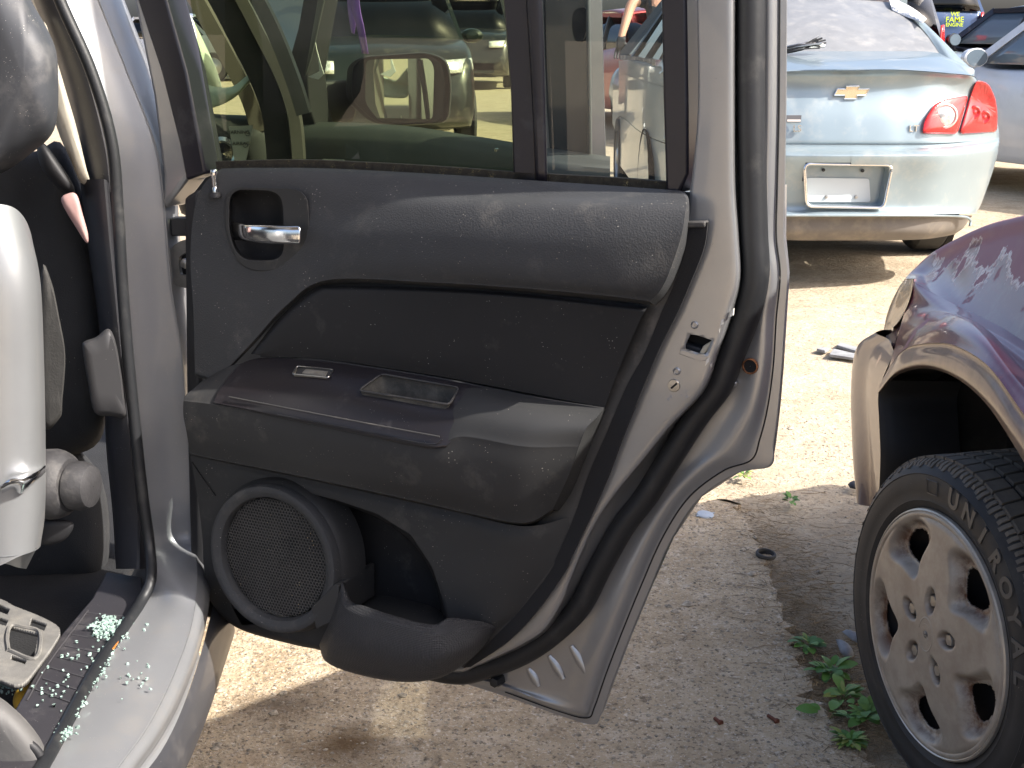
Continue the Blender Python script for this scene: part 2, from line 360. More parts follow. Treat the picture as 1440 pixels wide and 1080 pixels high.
# ================================================================ SUV AND ITS REAR DOOR
suv = empty('suv', (-.75, 2.2, 0), 0, 'silver SUV at left with rear door swung open, black trim inside', 'suv')
ST = [  # stations round the door rim: under trim A, face edge B, foot of step C, hem E, outer edge F (photo pixels)
 ((978, -270), (1028, -270), (1036, -270), (1084, -270), (1109, -270)),
 ((981, -120), (1030, -120), (1037, -120), (1083, -120), (1108, -120)),
 ((981, 0), (1030, 0), (1037, 0), (1082, 0), (1107, 0)),
 ((982, 150), (1030, 150), (1037, 150), (1081, 150), (1106, 150)),
 ((972, 262), (1031, 260), (1038, 260), (1078, 260), (1104, 260)),
 ((960, 330), (1036, 335), (1042, 330), (1076, 332), (1103, 333)),
 ((945, 385), (1038, 392), (1044, 390), (1082, 388), (1108, 384)),
 ((925, 440), (1026, 440), (1034, 443), (1074, 445), (1104, 450)),
 ((898, 500), (1008, 495), (1014, 495), (1070, 510), (1100, 515)),
 ((873, 550), (988, 548), (997, 546), (1058, 568), (1095, 575)),
 ((845, 613), (942, 599), (963, 587), (1040, 606), (1089, 625)),
 ((832, 651), (905, 645), (925, 640), (1018, 636), (1084, 655)),
 ((815, 690), (868, 690), (893, 685), (985, 660), (1040, 664)),
 ((801, 733), (840, 730), (868, 730), (945, 700), (985, 700)),
 ((785, 768), (818, 776), (838, 785), (912, 755), (945, 758)),
 ((766, 807), (800, 820), (815, 830), (883, 820), (914, 828)),
 ((745, 835), (788, 850), (795, 862), (860, 878), (886, 895)),
 ((723, 861), (765, 885), (775, 890), (838, 935), (862, 958)),
 ((695, 890), (735, 905), (745, 912), (822, 982), (846, 1003)),
 ((677, 908), (700, 922), (708, 928), (812, 998), (835, 1018)),
 ((655, 928), (670, 935), (675, 938), (770, 988), (795, 1008)),
 ((635, 935), (640, 943), (642, 948), (700, 962), (718, 981)),
 ((555, 915), (560, 925), (560, 932), (600, 938), (620, 950)),
 ((400, 865), (400, 875), (400, 880), (420, 885), (430, 895)),
 ((290, 825), (290, 838), (290, 845), (290, 850), (290, 858))]
hole = [(972, 468), (1001, 478), (992, 499), (962, 490)]
rows = []
for a, b_, c, e, f in ST:
    d = ((c[0] * .45 + e[0] * .55), (c[1] * .45 + e[1] * .55)); m1 = ((a[0] + b_[0]) / 2, (a[1] + b_[1]) / 2); b2 = (b_[0] * .93 + a[0] * .07, b_[1] * .93 + a[1] * .07)
    e2 = (e[0] * .55 + f[0] * .45, e[1] * .55 + f[1] * .45); e3 = (e[0] * .35 + f[0] * .65, e[1] * .35 + f[1] * .65)
    rows.append([D(*a, 0), D(*m1, .003), D(*b2, .003), D(*b_, -.005), D(b_[0] * .8 + c[0] * .2, b_[1] * .8 + c[1] * .2, -.016), D(*c, -.046), D(*d, -.052), D(*e, -.047), D(*e2, -.0560), D(*e3, -.0575), D(*f, -.059)])
cols = list(map(list, zip(*rows)))
V, Fc = gmesh(grid(cols, 380, 6), [hole])
door = mk('rear_door', V, Fc, m_silver, suv, 50, solid=-.0012)
tag(door, 'open rear passenger door seen from inside, charcoal trim and silver frame', None)
dch = lambda n, *a, **k: None
# outer skin and the lower front part of the shell
sk = [(1107, -270)] + [s[4] for s in ST[1:]] + [(262, 850), (262, 230), (300, 232), (972, 266), (960, -270)]
plate('outer_skin', [s[4] for s in ST[4:]] + [(300, 858), (296, 850), (292, 262), (312, 250), (975, 270)], -.064, -.072, m_silver, door, bevel=0)
plate('hinge_edge_shell', [(294, 272), (314, 260), (314, 845), (302, 840), (296, 560)], -.066, -.005, m_black, door, bevel=.006)
# window frame: silver uprights, header, black bars, panes
plate('frame_header', [(150, -262), (230, -330), (1112, -330), (1110, -262)], -.065, .004, m_silver, door, bevel=.006)
plate('frame_upright', [(203, -262), (222, -262), (268, 60), (290, 170), (304, 236), (262, 290), (262, 240), (248, 130), (222, 0)], -.062, -.006, m_silver, door, bevel=.008, sharp=25)
plate('window_bar', [(184, -262), (222, -262), (263, 0), (291, 100), (308, 190), (317, 240), (290, 250), (281, 200), (256, 100), (223, 0)], -.052, -.004, m_appl, door, bevel=.004)
plate('window_bar', [(706, -262), (748, -262), (764, 0), (768, 130), (771, 262), (737, 260), (733, 130), (723, 0)], -.05, -.016, m_appl, door, bevel=.004)
dl('bar_rib', [[(724, -262, -.014), (742, 0, -.014), (750, 130, -.014), (756, 258, -.014)], [(730, -262, -.010), (747, 0, -.010), (755, 130, -.010), (760, 258, -.010)], [(748, -262, -.012), (763, 0, -.012), (767, 130, -.012), (770, 260, -.012)]], m_appl, door, nu=20, sv=2, linv=True, solid=-.003)
plate('window_bar', [(944, -262), (980, -262), (982, 0), (984, 150), (984, 240), (972, 268), (953, 268), (949, 130), (947, 0)], -.05, -.006, m_appl, door, bevel=.004)
plate('window_pane', [(175, -262), (735, -262), (745, 262), (312, 246), (270, 0)], -.040, -.036, m_glass, door, bevel=0)
plate('quarter_pane', [(735, -262), (960, -262), (962, 275), (750, 262)], -.046, -.042, m_glass2, door, bevel=0)
m_fuzz = M('dusty felt seal', (.03, .026, .018), .95, var=.6, vs=90, speck=[(700, .2, (.25, .2, .09))], bump=(800, .8, .002))
sweep('belt_seal', [D(x, y, -.022) for x, y in ((308, 238), (420, 236), (520, 240), (620, 246), (740, 255), (860, 262), (958, 270))], rect(.006, .012), UP, m_fuzz, door)
# weatherstrip and felt strip
WS = ((1055, -270), (1055, -120), (1055, 0), (1055, 150), (1057, 260), (1059, 330), (1061, 388), (1049, 443), (1026, 503), (1009, 546), (977, 588), (941, 644), (906, 700), (875, 741), (842, 799), (813, 855), (776, 892), (735, 919), (688, 937), (640, 947), (560, 930), (400, 885), (290, 852))
sweep('weatherstrip', [D(x, y, -.034) for x, y in WS], [(-.016, -.012), (-.0165, .004), (-.010, .014), (.001, .0155), (.010, .012), (.0155, .004), (.017, -.010), (.010, -.014)], D.ew, m_rubber, door, n=200)
FL = ((965, 313), (963, 345), (947, 398), (928, 442), (905, 498), (878, 547), (850, 613), (828, 663), (806, 727), (783, 780), (771, 807), (728, 861), (682, 908), (650, 939))
FR = ((997, 313), (991, 350), (972, 398), (953, 442), (930, 487), (905, 547), (878, 613), (856, 672), (833, 724), (804, 785), (796, 803), (755, 861), (713, 904), (662, 938))
dl('felt_strip', [[(x, y, .004) for x, y in FL], [(x * .95 + X * .05, y * .95 + Y_ * .05, .016) for (x, y), (X, Y_) in zip(FL, FR)], [(x * .05 + X * .95, y * .05 + Y_ * .95, .016) for (x, y), (X, Y_) in zip(FL, FR)], [(x, y, .002) for x, y in FR]], m_foam, door, nu=90, sv=2, linv=True)
plate('felt_end_cap', [(964, 310), (998, 309), (997, 318), (966, 319)], .003, .019, m_edge, door)
# trim base behind the panels
FI = [(940, 300), (935, 340), (915, 395), (892, 440), (868, 500), (845, 545), (815, 610), (795, 655), (770, 705), (745, 760), (730, 785), (685, 835), (640, 880), (610, 912)]
dl('trim_border', [[(x, y, .006) for x, y in FI], [((x + X) / 2, (y + Y_) / 2, .0125) for (x, y), (X, Y_) in zip(FI, FL)], [(X + 2, Y_, .0135) for X, Y_ in FL], [(X + 2.5, Y_ + .5, .0) for X, Y_ in FL]], m_edge, door, nu=70, sv=3, sharp=60)
# upper panel with handle recess
hb = round_poly([(316, 262), (433, 266), (436, 345), (390, 383), (340, 380), (316, 330)], 26, 5)
hb_in = round_poly([(323, 266), (396, 269), (399, 320), (399, 366), (338, 366), (322, 330)], 22, 5)
up = [[(312, 237, .0), (345, 236, .0), (385, 236, .0), (430, 236, .0), (490, 238, .0), (620, 245, .0), (740, 253, .0), (860, 261, .0), (956, 268, .0)],
      [(303, 243, .012), (340, 243, .012), (385, 244, .012), (430, 244, .012), (490, 246, .012), (620, 253, .012), (740, 261, .012), (860, 269, .013), (961, 274, .012)],
      [(285, 262, .02), (332, 262, .02), (380, 263, .02), (428, 263, .021), (492, 266, .022), (620, 272, .024), (740, 275, .026), (860, 278, .027), (965, 280, .025)],
      [(274, 292, .024), (325, 296, .023), (376, 297, .024), (424, 297, .025), (492, 296, .031), (620, 290, .046), (740, 291, .053), (860, 293, .055), (964, 295, .047)],
      [(269, 330, .025), (322, 332, .025), (373, 332, .026), (422, 333, .029), (490, 330, .044), (620, 325, .062), (740, 328, .070), (860, 330, .071), (958, 332, .058)],
      [(268, 375, .027), (322, 375, .026), (372, 372, .028), (422, 368, .032), (486, 362, .047), (610, 362, .066), (740, 368, .074), (860, 373, .074), (943, 378, .059)],
      [(272, 440, .028), (318, 428, .028), (366, 410, .03), (418, 390, .033), (472, 380, .044), (605, 382, .063), (740, 391, .071), (860, 401, .071), (930, 406, .056)],
      [(274, 524, .028), (305, 528, .028), (350, 486, .03), (402, 430, .032), (460, 394, .040), (600, 397, .056), (740, 406, .062), (860, 417, .062), (914, 424, .050)],
      [(275, 529, .018), (305, 533, .018), (352, 490, .018), (404, 434, .018), (461, 399, .02), (600, 402, .028), (740, 411, .031), (860, 422, .033), (915, 429, .028)]]
up = up[:7] + [lr(up[6], up[7], .82), up[7], lr(up[7], up[8], .2), up[8]]
dl('upper_panel', up, m_trim, door, nu=120, sv=6, holes=[round_poly([(319, 265), (431, 269), (433, 343), (389, 380), (341, 377), (319, 330)], 24, 5)], sharp=60)
# panel end face towards the felt strip
dl('upper_panel_end', [[(956, 268, .0), (961, 274, .012), (965, 280, .025), (964, 295, .047), (958, 332, .058), (943, 378, .059), (930, 406, .056), (914, 424, .05)],
    [(962, 270, .0), (967, 276, .01), (969, 285, .012), (969, 305, .013), (965, 345, .013), (950, 390, .013), (936, 415, .013), (922, 430, .013)]], m_trim, door, nu=40, sv=3, linv=True)
# lock pin
lp = D(303, 274, .024); lathe('lock_pin_collar', [(.001, .004), (.0075, .004), (.010, .001), (.0105, -.003)], lp, UP, m_black, door, 20)
lathe('lock_pin', [(.0042, 0), (.0042, .010), (.0034, .012), (.0042, .014), (.0042, .024), (.0056, .028), (.0062, .033), (.0052, .037), (.001, .038)], lp, UP, m_chrome, door, 18)
# handle bezel, bowl and lever
def ring(name, po, pi, w0, w1, w2, mat):
    n = len(po); V = []
    for lst, w in ((po, w0), (po, w1), (pi, w1), (pi, w2)): V += [D(x, y, w) for x, y in lst]
    Fc = [(j * n + i, j * n + (i + 1) % n, (j + 1) * n + (i + 1) % n, (j + 1) * n + i) for j in range(3) for i in range(n)]
    return mk(name, V, Fc, mat, door, 50, bevel=.0015)
ring('handle_bezel', hb, hb_in, .018, .0295, .006, m_lower)
bc = (362, 318); V = []; sq = [(1, .010), (.92, -.004), (.7, -.012), (.35, -.015)]
for s, w in sq: V += [D(bc[0] + (x - bc[0]) * s, bc[1] + (y - bc[1]) * s, w) for x, y in hb_in]
n = len(hb_in); Fc = [(j * n + i, j * n + (i + 1) % n, (j + 1) * n + (i + 1) % n, (j + 1) * n + i) for j in range(3) for i in range(n)] + [tuple(range(3 * n, 4 * n))]
mk('handle_bowl', V, Fc, m_insert, door, 60)
dl('door_handle', [[(327, 317, .004), (345, 318, .030), (375, 319, .044), (400, 320, .046), (421, 320, .044)],
                   [(326, 311, .012), (345, 315, .036), (375, 316, .049), (400, 317, .050), (420, 317, .048)],
                   [(326, 313, .018), (345, 319, .041), (375, 321, .054), (400, 322, .055), (422, 322, .052)],
                   [(327, 330, .018), (345, 334, .041), (375, 337, .055), (400, 339, .056), (422, 340, .053)],
                   [(329, 337, .010), (346, 340, .033), (375, 343, .048), (400, 344, .049), (421, 344, .046)],
                   [(330, 336, .002), (346, 337, .028), (375, 339, .042), (400, 340, .043), (420, 340, .041)]], m_chrome, door, nu=30, sv=4, solid=-.002)
# insert panel
ins = [[(353, 497, .012), (392, 448, .012), (440, 406, .014), (475, 401, .016), (600, 404, .022), (740, 413, .026), (910, 431, .024)],
       [(354, 498, .026), (396, 450, .028), (444, 410, .030), (478, 405, .032), (600, 408, .038), (740, 417, .042), (908, 436, .038)],
       [(357, 498, .031), (402, 456, .033), (450, 418, .035), (484, 414, .037), (602, 418, .041), (740, 427, .044), (902, 446, .038)],
       [(362, 499, .032), (412, 476, .034), (462, 455, .036), (498, 452, .037), (606, 460, .039), (740, 472, .040), (884, 486, .034)],
       [(366, 500, .031), (420, 492, .032), (478, 489, .034), (512, 490, .034), (612, 503, .035), (740, 520, .034), (866, 530, .028)],
       [(366, 502, .030), (425, 503, .030), (488, 509, .030), (522, 514, .030), (618, 529, .030), (740, 552, .030), (850, 573, .024)]]
dl('insert_panel', ins, m_insert, door, nu=80, sv=5, sharp=60)
# armrest
cup = [(537, 526), (646, 545), (632, 569), (504, 549)]
arm = [[(284, 536, .028), (333, 512, .028), (430, 504, .028), (520, 515, .028), (620, 531, .028), (690, 545, .028), (770, 561, .028), (850, 573, .022)],
       [(274, 545, .054), (322, 532, .054), (425, 522, .054), (515, 535, .054), (612, 553, .054), (682, 562, .058), (762, 577, .056), (838, 588, .042)],
       [(262, 555, .078), (306, 552, .078), (415, 545, .076), (510, 560, .078), (605, 580, .078), (668, 586, .080), (748, 599, .076), (824, 603, .056)],
       [(258, 564, .086), (300, 569, .092), (400, 587, .096), (500, 607, .098), (602, 629, .098), (650, 614, .092), (738, 628, .084), (814, 628, .058)],
       [(258, 585, .087), (300, 591, .092), (400, 611, .096), (500, 631, .098), (600, 651, .098), (650, 652, .093), (732, 662, .083), (804, 658, .056)],
       [(263, 611, .082), (300, 620, .086), (400, 640, .089), (500, 660, .090), (600, 682, .090), (652, 690, .086), (726, 699, .076), (791, 688, .051)],
       [(267, 637, .070), (300, 645, .072), (400, 665, .074), (500, 686, .075), (600, 708, .074), (660, 722, .070), (736, 735, .060), (777, 717, .042)],
       [(268, 640, .022), (300, 648, .022), (400, 668, .022), (500, 689, .022), (600, 711, .022), (660, 725, .022), (738, 738, .02), (780, 719, .014)]]
arm = arm[:3] + [lr(arm[2], arm[3], .85), arm[3], lr(arm[3], arm[4], .12), arm[4], arm[5], lr(arm[5], arm[6], .88), arm[6], lr(arm[6], arm[7], .15), arm[7]]
dl('armrest', arm, m_lower, door, nu=110, sv=5, holes=[round_poly(cup, 6)], sharp=60)
# hinge side of the armrest and its right-hand end
dl('armrest_end', [[(849, 574, .022), (838, 588, .042), (824, 603, .056), (814, 628, .058), (804, 658, .056), (791, 688, .051), (777, 717, .042)], [(853, 574, .012), (846, 592, .012), (836, 615, .012), (826, 640, .012), (815, 668, .012), (802, 696, .012), (786, 718, .012)]], m_lower, door, nu=30, sv=2, linv=True)
dl('armrest_hinge_end', [[(284, 536, .028), (274, 545, .054), (262, 555, .078), (258, 564, .086), (258, 585, .087), (263, 611, .082), (267, 637, .070)], [(284, 536, -.03), (281, 545, -.03), (280, 555, -.03), (279, 564, -.03), (279, 585, -.03), (279, 611, -.03), (280, 637, -.03)]], m_lower, door, nu=24, sv=2, linv=True)
# dark gloss pad on the armrest, with finger cup and window switch
pad = [[(303, 559, .082), (346, 508, .032), (430, 506, .032), (520, 517, .032), (620, 533, .032), (688, 547, .032)],
       [(301, 562, .090), (330, 528, .056), (425, 523, .058), (515, 536, .058), (612, 554, .058), (678, 565, .060)],
       [(300, 565, .094), (318, 549, .080), (415, 546, .080), (510, 561, .082), (605, 581, .082), (662, 590, .080)],
       [(302, 566, .094), (330, 568, .094), (408, 566, .092), (505, 585, .094), (603, 606, .094), (645, 610, .088)],
       [(305, 567, .095), (340, 574, .099), (402, 587, .1005), (500, 607, .102), (598, 627, .102), (628, 627, .098)],
       [(305, 567, .088), (340, 575, .092), (402, 588.5, .094), (500, 608.5, .096), (598, 629, .096), (630, 629, .092)]]
dl('armrest_pad', pad, m_pad, door, nu=90, sv=6, holes=[round_poly(cup, 6), round_poly([(418, 515), (469, 520), (462, 531), (411, 526)], 3)], sharp=60)
tube('pad_groove_trim', [D(x, y, w) for x, y, w in ((322, 558, .092), (420, 577, .1005), (520, 596, .104), (618, 614, .100))], .0011, m_edge, door, n=30, k=6)
tube('pad_groove_trim', [D(x, y, w) for x, y, w in ((390, 583, .1022), (500, 604, .1035), (600, 624, .1032), (622, 618, .100))], .0008, m_black, door, n=30, k=6)
def bowl(name, poly, w_top, w_bot, mat, shrink=.86, dn=0, parent=door, lip=None):
    c = (sum(p[0] for p in poly) / len(poly), sum(p[1] for p in poly) / len(poly)); V = []; n = len(poly); k = 0
    for s, f in ((1.0, 0), (.98, .08), (.93, .5), (shrink, .95), (shrink * .9, 1)):
        V += [D(c[0] + (x - c[0]) * s, c[1] + (y - c[1]) * s, wt) - D.ew * 0 + Vector((0, 0, -(w_bot) * f)) for (x, y), wt in zip(poly, w_top)]
    Fc = [(j * n + i, j * n + (i + 1) % n, (j + 1) * n + (i + 1) % n, (j + 1) * n + i) for j in range(4) for i in range(n)] + [tuple(range(4 * n, 5 * n))]
    return mk(name, V, Fc, mat, parent, 60)
cp = round_poly(cup, 6); yw = lambda p, a0, a1: [.036 + (y - (525 + (x - 537) * .175)) / 24 * .034 for x, y in p]
wt = [min(.086, max(.034, v)) for v in yw(cp, 0, 0)]
bowl('finger_cup', cp, wt, .05, M('dusty cup lining', (.05, .048, .043), .8, var=.3, vs=30, dust=(.35, (.2, .185, .15), 30), bump=(500, .4, .001)), .9)
tube('finger_cup_lip', [D(x, y, w + .002) for (x, y), w in zip(cp + cp[:1], wt + wt[:1])], .0016, m_edge, door, n=0, k=6)
sp = round_poly([(418, 515), (469, 520), (462, 531), (411, 526)], 3); sw_ = [.046 + (y - 515 - (x - 418) * .1) / 11 * .018 for x, y in sp]
bowl('switch_well', sp, sw_, .010, m_grit, .8)
tube('switch_bezel', [D(x, y, w + .002) for (x, y), w in zip(sp + sp[:1], sw_ + sw_[:1])], .0012, m_steel, door, n=0, k=6)
V, Fc = prism([D(x, y, w) - UP * .004 for x, y, w in ((430, 519, .05), (462, 522.5, .05), (457, 529, .061), (424, 525, .061))], UP, .005); mk('window_switch', V, Fc, m_grit, door, bevel=.0015)
# lower panel
pocket = [(420, 690), (470, 702), (530, 722), (578, 752), (608, 797), (622, 840), (629, 869), (612, 879), (560, 870), (500, 855), (470, 850), (420, 870), (340, 880), (300, 800), (310, 720), (350, 690)]
low = [[(268, 641, .03), (340, 655, .03), (440, 676, .03), (540, 698, .03), (640, 720, .03), (736, 740, .03), (806, 726, .013)],
       [(271, 660, .032), (340, 673, .036), (440, 694, .036), (540, 716, .036), (640, 739, .036), (728, 760, .034), (797, 750, .014)],
       [(278, 700, .03), (340, 715, .034), (440, 738, .035), (540, 760, .035), (640, 783, .035), (718, 795, .032), (778, 793, .014)],
       [(284, 750, .03), (340, 770, .034), (440, 790, .035), (540, 812, .035), (635, 832, .034), (700, 838, .030), (750, 835, .013)],
       [(287, 800, .028), (340, 822, .032), (440, 845, .033), (540, 866, .033), (625, 876, .033), (685, 874, .028), (728, 862, .013)],
       [(293, 838, .024), (340, 866, .028), (420, 888, .03), (500, 905, .03), (600, 908, .03), (660, 898, .026), (705, 885, .013)],
       [(305, 860, .018), (340, 884, .022), (410, 904, .024), (465, 914, .024), (570, 930, .022), (640, 925, .02), (685, 905, .013)],
       [(306, 862, -.02), (340, 886, -.02), (410, 906, -.02), (465, 916, -.02), (570, 932, -.02), (640, 927, -.01), (685, 907, .0)]]
dl('lower_panel', low, m_lower, door, nu=130, sv=6, holes=[pocket], sharp=60)
tube('panel_joint', [D(x, y, w) for x, y, w in ((270, 650, .033), (285, 672, .0345), (303, 697, .035))], .0009, m_dark, door, n=8, k=5)
# storage recess wall: shallow cove behind the speaker
cove = [(440, 694), (500, 711), (545, 730), (585, 761), (612, 803), (625, 845), (629, 869)]
dl('pocket_cove', [[(x, y, .035) for x, y in cove], [(x - 4, y + 2, .02) for x, y in cove], [(x - 5, y + 3, -.02) for x, y in cove], [(x - 12, y + 8, -.042) for x, y in cove], [(450, 780, -.045), (470, 800, -.045), (490, 815, -.045), (510, 830, -.045), (540, 850, -.045), (560, 860, -.045), (580, 880, -.045)]], m_insert, door, nu=40, sv=4)
plate('pocket_back_wall', [(290, 700), (440, 692), (560, 735), (610, 800), (632, 880), (560, 895), (300, 850)], -.050, -.046, m_insert, door, bevel=0)
# speaker: pod, ring, perforated grille, cone
nrm_ = 0; sc0 = D(383, 789, .062) - D.ew * .062; nrm = (D.ew + UP * .04).normalized()
lathe('speaker_pod', [(.127, .0), (.124, .034), (.1200, .046), (.1165, .050)], sc0, nrm, m_lower, door, 72)
lathe('speaker_ring', [(.1165, .046), (.1165, .060), (.114, .0655), (.1095, .0675), (.104, .0665), (.0975, .062), (.0955, .056), (.095, .050)], sc0, nrm, m_trim, door, 72)
lathe('speaker_cone', [(.092, .048), (.08, .040), (.05, .030), (.03, .024), (.024, .030), (.012, .034), (.001, .035)], sc0, nrm, m_insert, door, 40)
def grille(name, o, n, R, pitch, mat, parent):
    a = n.orthogonal().normalized(); a = (D.eu - n * D.eu.dot(n)).normalized(); b = n.cross(a); V = []; Fc = []
    rr = pitch * .43; k = int(R / pitch) + 2
    for j in range(-k, k + 1):
        for i in range(-k, k + 1):
            x = (i + (j % 2) * .5) * pitch; y = j * pitch * .866
            if x * x + y * y > (R - pitch * .4) ** 2: continue
            s = len(V); dome = .0035 * (1 - (x * x + y * y) / R / R)
            for rad, ph in ((pitch / 1.732, math.pi / 6), (rr, math.pi / 6)):
                for q in range(6): t = ph + q * math.pi / 3; V.append(o + a * (x + rad * math.cos(t)) + b * (y + rad * math.sin(t)) + n * dome)
            for q in range(6): V.append(V[s + 6 + q] - n * .0012)
            for q in range(6): Fc.append((s + q, s + (q + 1) % 6, s + 6 + (q + 1) % 6, s + 6 + q)); Fc.append((s + 6 + q, s + 6 + (q + 1) % 6, s + 12 + (q + 1) % 6, s + 12 + q))
    return mk(name, V, Fc, mat, parent, 40)
m_gril = M('grille plastic', (.065, .063, .06), .5, var=.3, vs=20, speck=[(200, .09, (.45, .33, .18))])
grille('speaker_grille', sc0 + nrm * .053, nrm, .0955, .0054, m_gril, door)
# storage pocket front with its knurled rim
m_knurl = bpy.data.materials.new('knurled charcoal plastic'); m_knurl.use_nodes = True
t_ = m_knurl.node_tree; b_ = t_.nodes['Principled BSDF']; b_.inputs['Base Color'].default_value = (.034, .034, .036, 1); b_.inputs['Roughness'].default_value = .45
tc_ = t_.nodes.new('ShaderNodeTexCoord'); vo_ = t_.nodes.new('ShaderNodeTexVoronoi'); vo_.inputs['Scale'].default_value = 430; vo_.inputs['Randomness'].default_value = .15
bu_ = t_.nodes.new('ShaderNodeBump'); bu_.inputs['Strength'].default_value = .9; bu_.inputs['Distance'].default_value = .002; bu_.invert = True
t_.links.new(tc_.outputs['Object'], vo_.inputs['Vector']); t_.links.new(vo_.outputs['Distance'], bu_.inputs['Height']); t_.links.new(bu_.outputs[0], b_.inputs['Normal'])
poc = [[(486, 824, .050), (500, 860, .070), (520, 872, .082), (563, 884, .090), (608, 893, .090), (632, 884, .07), (668, 884, .035), (690, 888, .012)],
       [(482, 818, .060), (494, 845, .080), (516, 853, .094), (563, 868, .102), (609, 878, .100), (632, 869, .082), (672, 873, .045), (697, 880, .016)],
       [(479, 826, .068), (486, 850, .092), (511, 862, .108), (563, 876, .116), (610, 888, .113), (636, 881, .092), (674, 880, .052), (698, 883, .018)],
       [(476, 836, .070), (480, 860, .096), (508, 872, .113), (563, 885, .121), (611, 896, .118), (641, 892, .096), (676, 886, .056), (697, 885, .018)],
       [(466, 868, .072), (470, 890, .100), (504, 905, .119), (563, 918, .126), (611, 923, .122), (645, 915, .098), (677, 901, .057), (694, 891, .018)],
       [(452, 900, .062), (461, 920, .090), (501, 934, .108), (563, 946, .116), (611, 946, .112), (644, 932, .088), (675, 911, .051), (692, 893, .016)],
       [(449, 908, .045), (459, 931, .070), (501, 948, .088), (563, 959, .095), (612, 955, .091), (643, 941, .070), (672, 917, .040), (690, 895, .013)],
       [(455, 908, .005), (468, 926, .005), (508, 936, .005), (565, 944, .005), (612, 940, .005), (640, 930, .005), (665, 912, .005), (686, 897, .005)]]
dl('pocket_front', poc, m_knurl, door, nu=90, sv=6, sharp=70)
dl('pocket_floor', [[(490, 842, -.045), (540, 838, -.045), (600, 850, -.045), (630, 868, -.03)], [(500, 872, .085), (563, 892, .092), (608, 900, .09), (640, 890, .07)]], m_lower, door, nu=20, sv=3)
plate('pocket_divider', [(489, 822), (522, 790), (527, 792), (527, 838), (496, 852)], -.03, .070, m_lower, door)
# latch, screw, grommet, studs and pressed ribs of the shell
plate('latch_housing', [(955, 455), (1010, 462), (1004, 512), (950, 500)], -.048, -.020, m_dark, door)
plate('latch_jaw', [(964, 487), (990, 496), (993, 487), (967, 479)], -.022, -.006, m_black, door)
plate('latch_jaw', [(992, 494), (1000, 480), (1014, 471), (1016, 475), (1002, 492)], -.03, .001, M('dirty cream plastic', (.5, .46, .36), .5, var=.3, vs=50), door)
plate('latch_pin', [(992, 484), (996, 486), (994, 492), (990, 490)], -.02, -.008, m_rust, door)
plate('latch_lip', [(960, 490), (962, 489), (992, 499), (1000, 497), (997, 505), (988, 507), (958, 496)], -.004, .005, m_silver, door, bevel=.002)
for x, y, r in ((977, 457, .0052), (952, 522, .0052), (1031, 540, .0045)):
    w = .0045 if x < 1000 else -.044
    lathe('rivet', [(r, -.004), (r, .001), (r * .7, .0022), (r * .55, .001), (.0005, .001)], D(x, y, w), D.ew, m_silver, door, 20)
lathe('screw', [(.0085, -.003), (.0085, .001), (.0078, .002), (.0005, .0022)], D(948, 542, .0045), D.ew, m_steel, door, 24)
plate('screw_slot', [(943, 545), (945, 547), (953, 540), (951, 538)], .0062, .0072, m_dark, door, bevel=0)
for px, py in ((940, 562), (944, 558), (958, 556), (965, 551), (966, 558)):
    lathe('stamped_mark', [(.0024, -.002), (.0021, .0005), (.0012, .0009), (.0004, .0006)], D(px, py, .0042), D.ew, m_silver, door, 10)
g0 = D(1055, 515, -.045)
lathe('grommet', [(.0105, -.002), (.0105, .002), (.0092, .0028), (.0085, .001), (.008, -.004)], g0, D.ew, m_rust, door, 24)
lathe('grommet_hole', [(.0088, .0002), (.0005, .0004)], g0, D.ew, m_dark, door, 20)
for (x0, y0), (x1, y1) in (((742, 941), (756, 966)), ((771, 923), (791, 956)), ((802, 909), (824, 949))):
    p0 = D(x0, y0, -.0475); p1 = D(x1, y1, -.0475); m_ = (p0 + p1) / 2
    sweep('pressed_rib', [p0, p0.lerp(p1, .25), m_, p0.lerp(p1, .75), p1], [(-.0075, -.003), (-.004, .0006), (0, .0013), (.004, .0006), (.0075, -.003)], D.ew, m_silver, door, n=16, taper=lambda t: .25 + .75 * math.sin(math.pi * min(max(t, .08), .92)) ** .6)
b0 = D(702, 954, -.05)
lathe('rubber_stop', [(.011, 0), (.011, .006), (.0085, .012), (.0075, .018), (.004, .019), (.0005, .019)], b0, D.ew, m_rubber, door, 6)
for i, (px, w_) in enumerate(((ST, 0),)):
    tube('hem_seam', [D(e[0] * .42 + f_[0] * .58, e[1] * .42 + f_[1] * .58, -.0555) for a, b_, c, e, f_ in ST[1:-3]], .0011, m_dark, door, n=160, k=5)
m_chip = M('bare chipped paint', (.62, .6, .55), .5)
for q in ([(1030, 436), (1033, 433), (1032, 443), (1027, 446)], [(1016, 449), (1019, 448), (1018, 455), (1014, 458)], [(1012, 463), (1014, 461), (1013, 467)], [(995, 505), (1000, 500), (998, 508), (993, 514)], [(1000, 512), (1002, 510), (1001, 516)]):
    plate('paint_chip', q, .0005, .0048, m_chip, door, bevel=0)
# door check strap and hinge
ck = [D(x, y, -.03) for x, y in ((274, 346), (262, 346), (249, 354), (246, 366), (249, 388), (258, 395), (276, 396))]
sweep('check_strap_bracket', ck, rect(.010, .003), D.ew, m_steel, door, n=30)
lathe('check_strap_bolt', [(.008, 0), (.008, .006), (.006, .007), (.0005, .007)], D(262, 370, -.028), D.ew, m_steel, door, 6)
box('check_strap', D(256, 318, -.05), (.03, .03, .028), m_black, door)
box('check_strap', D(258, 370, -.06), (.05, .03, .06), m_black, door)
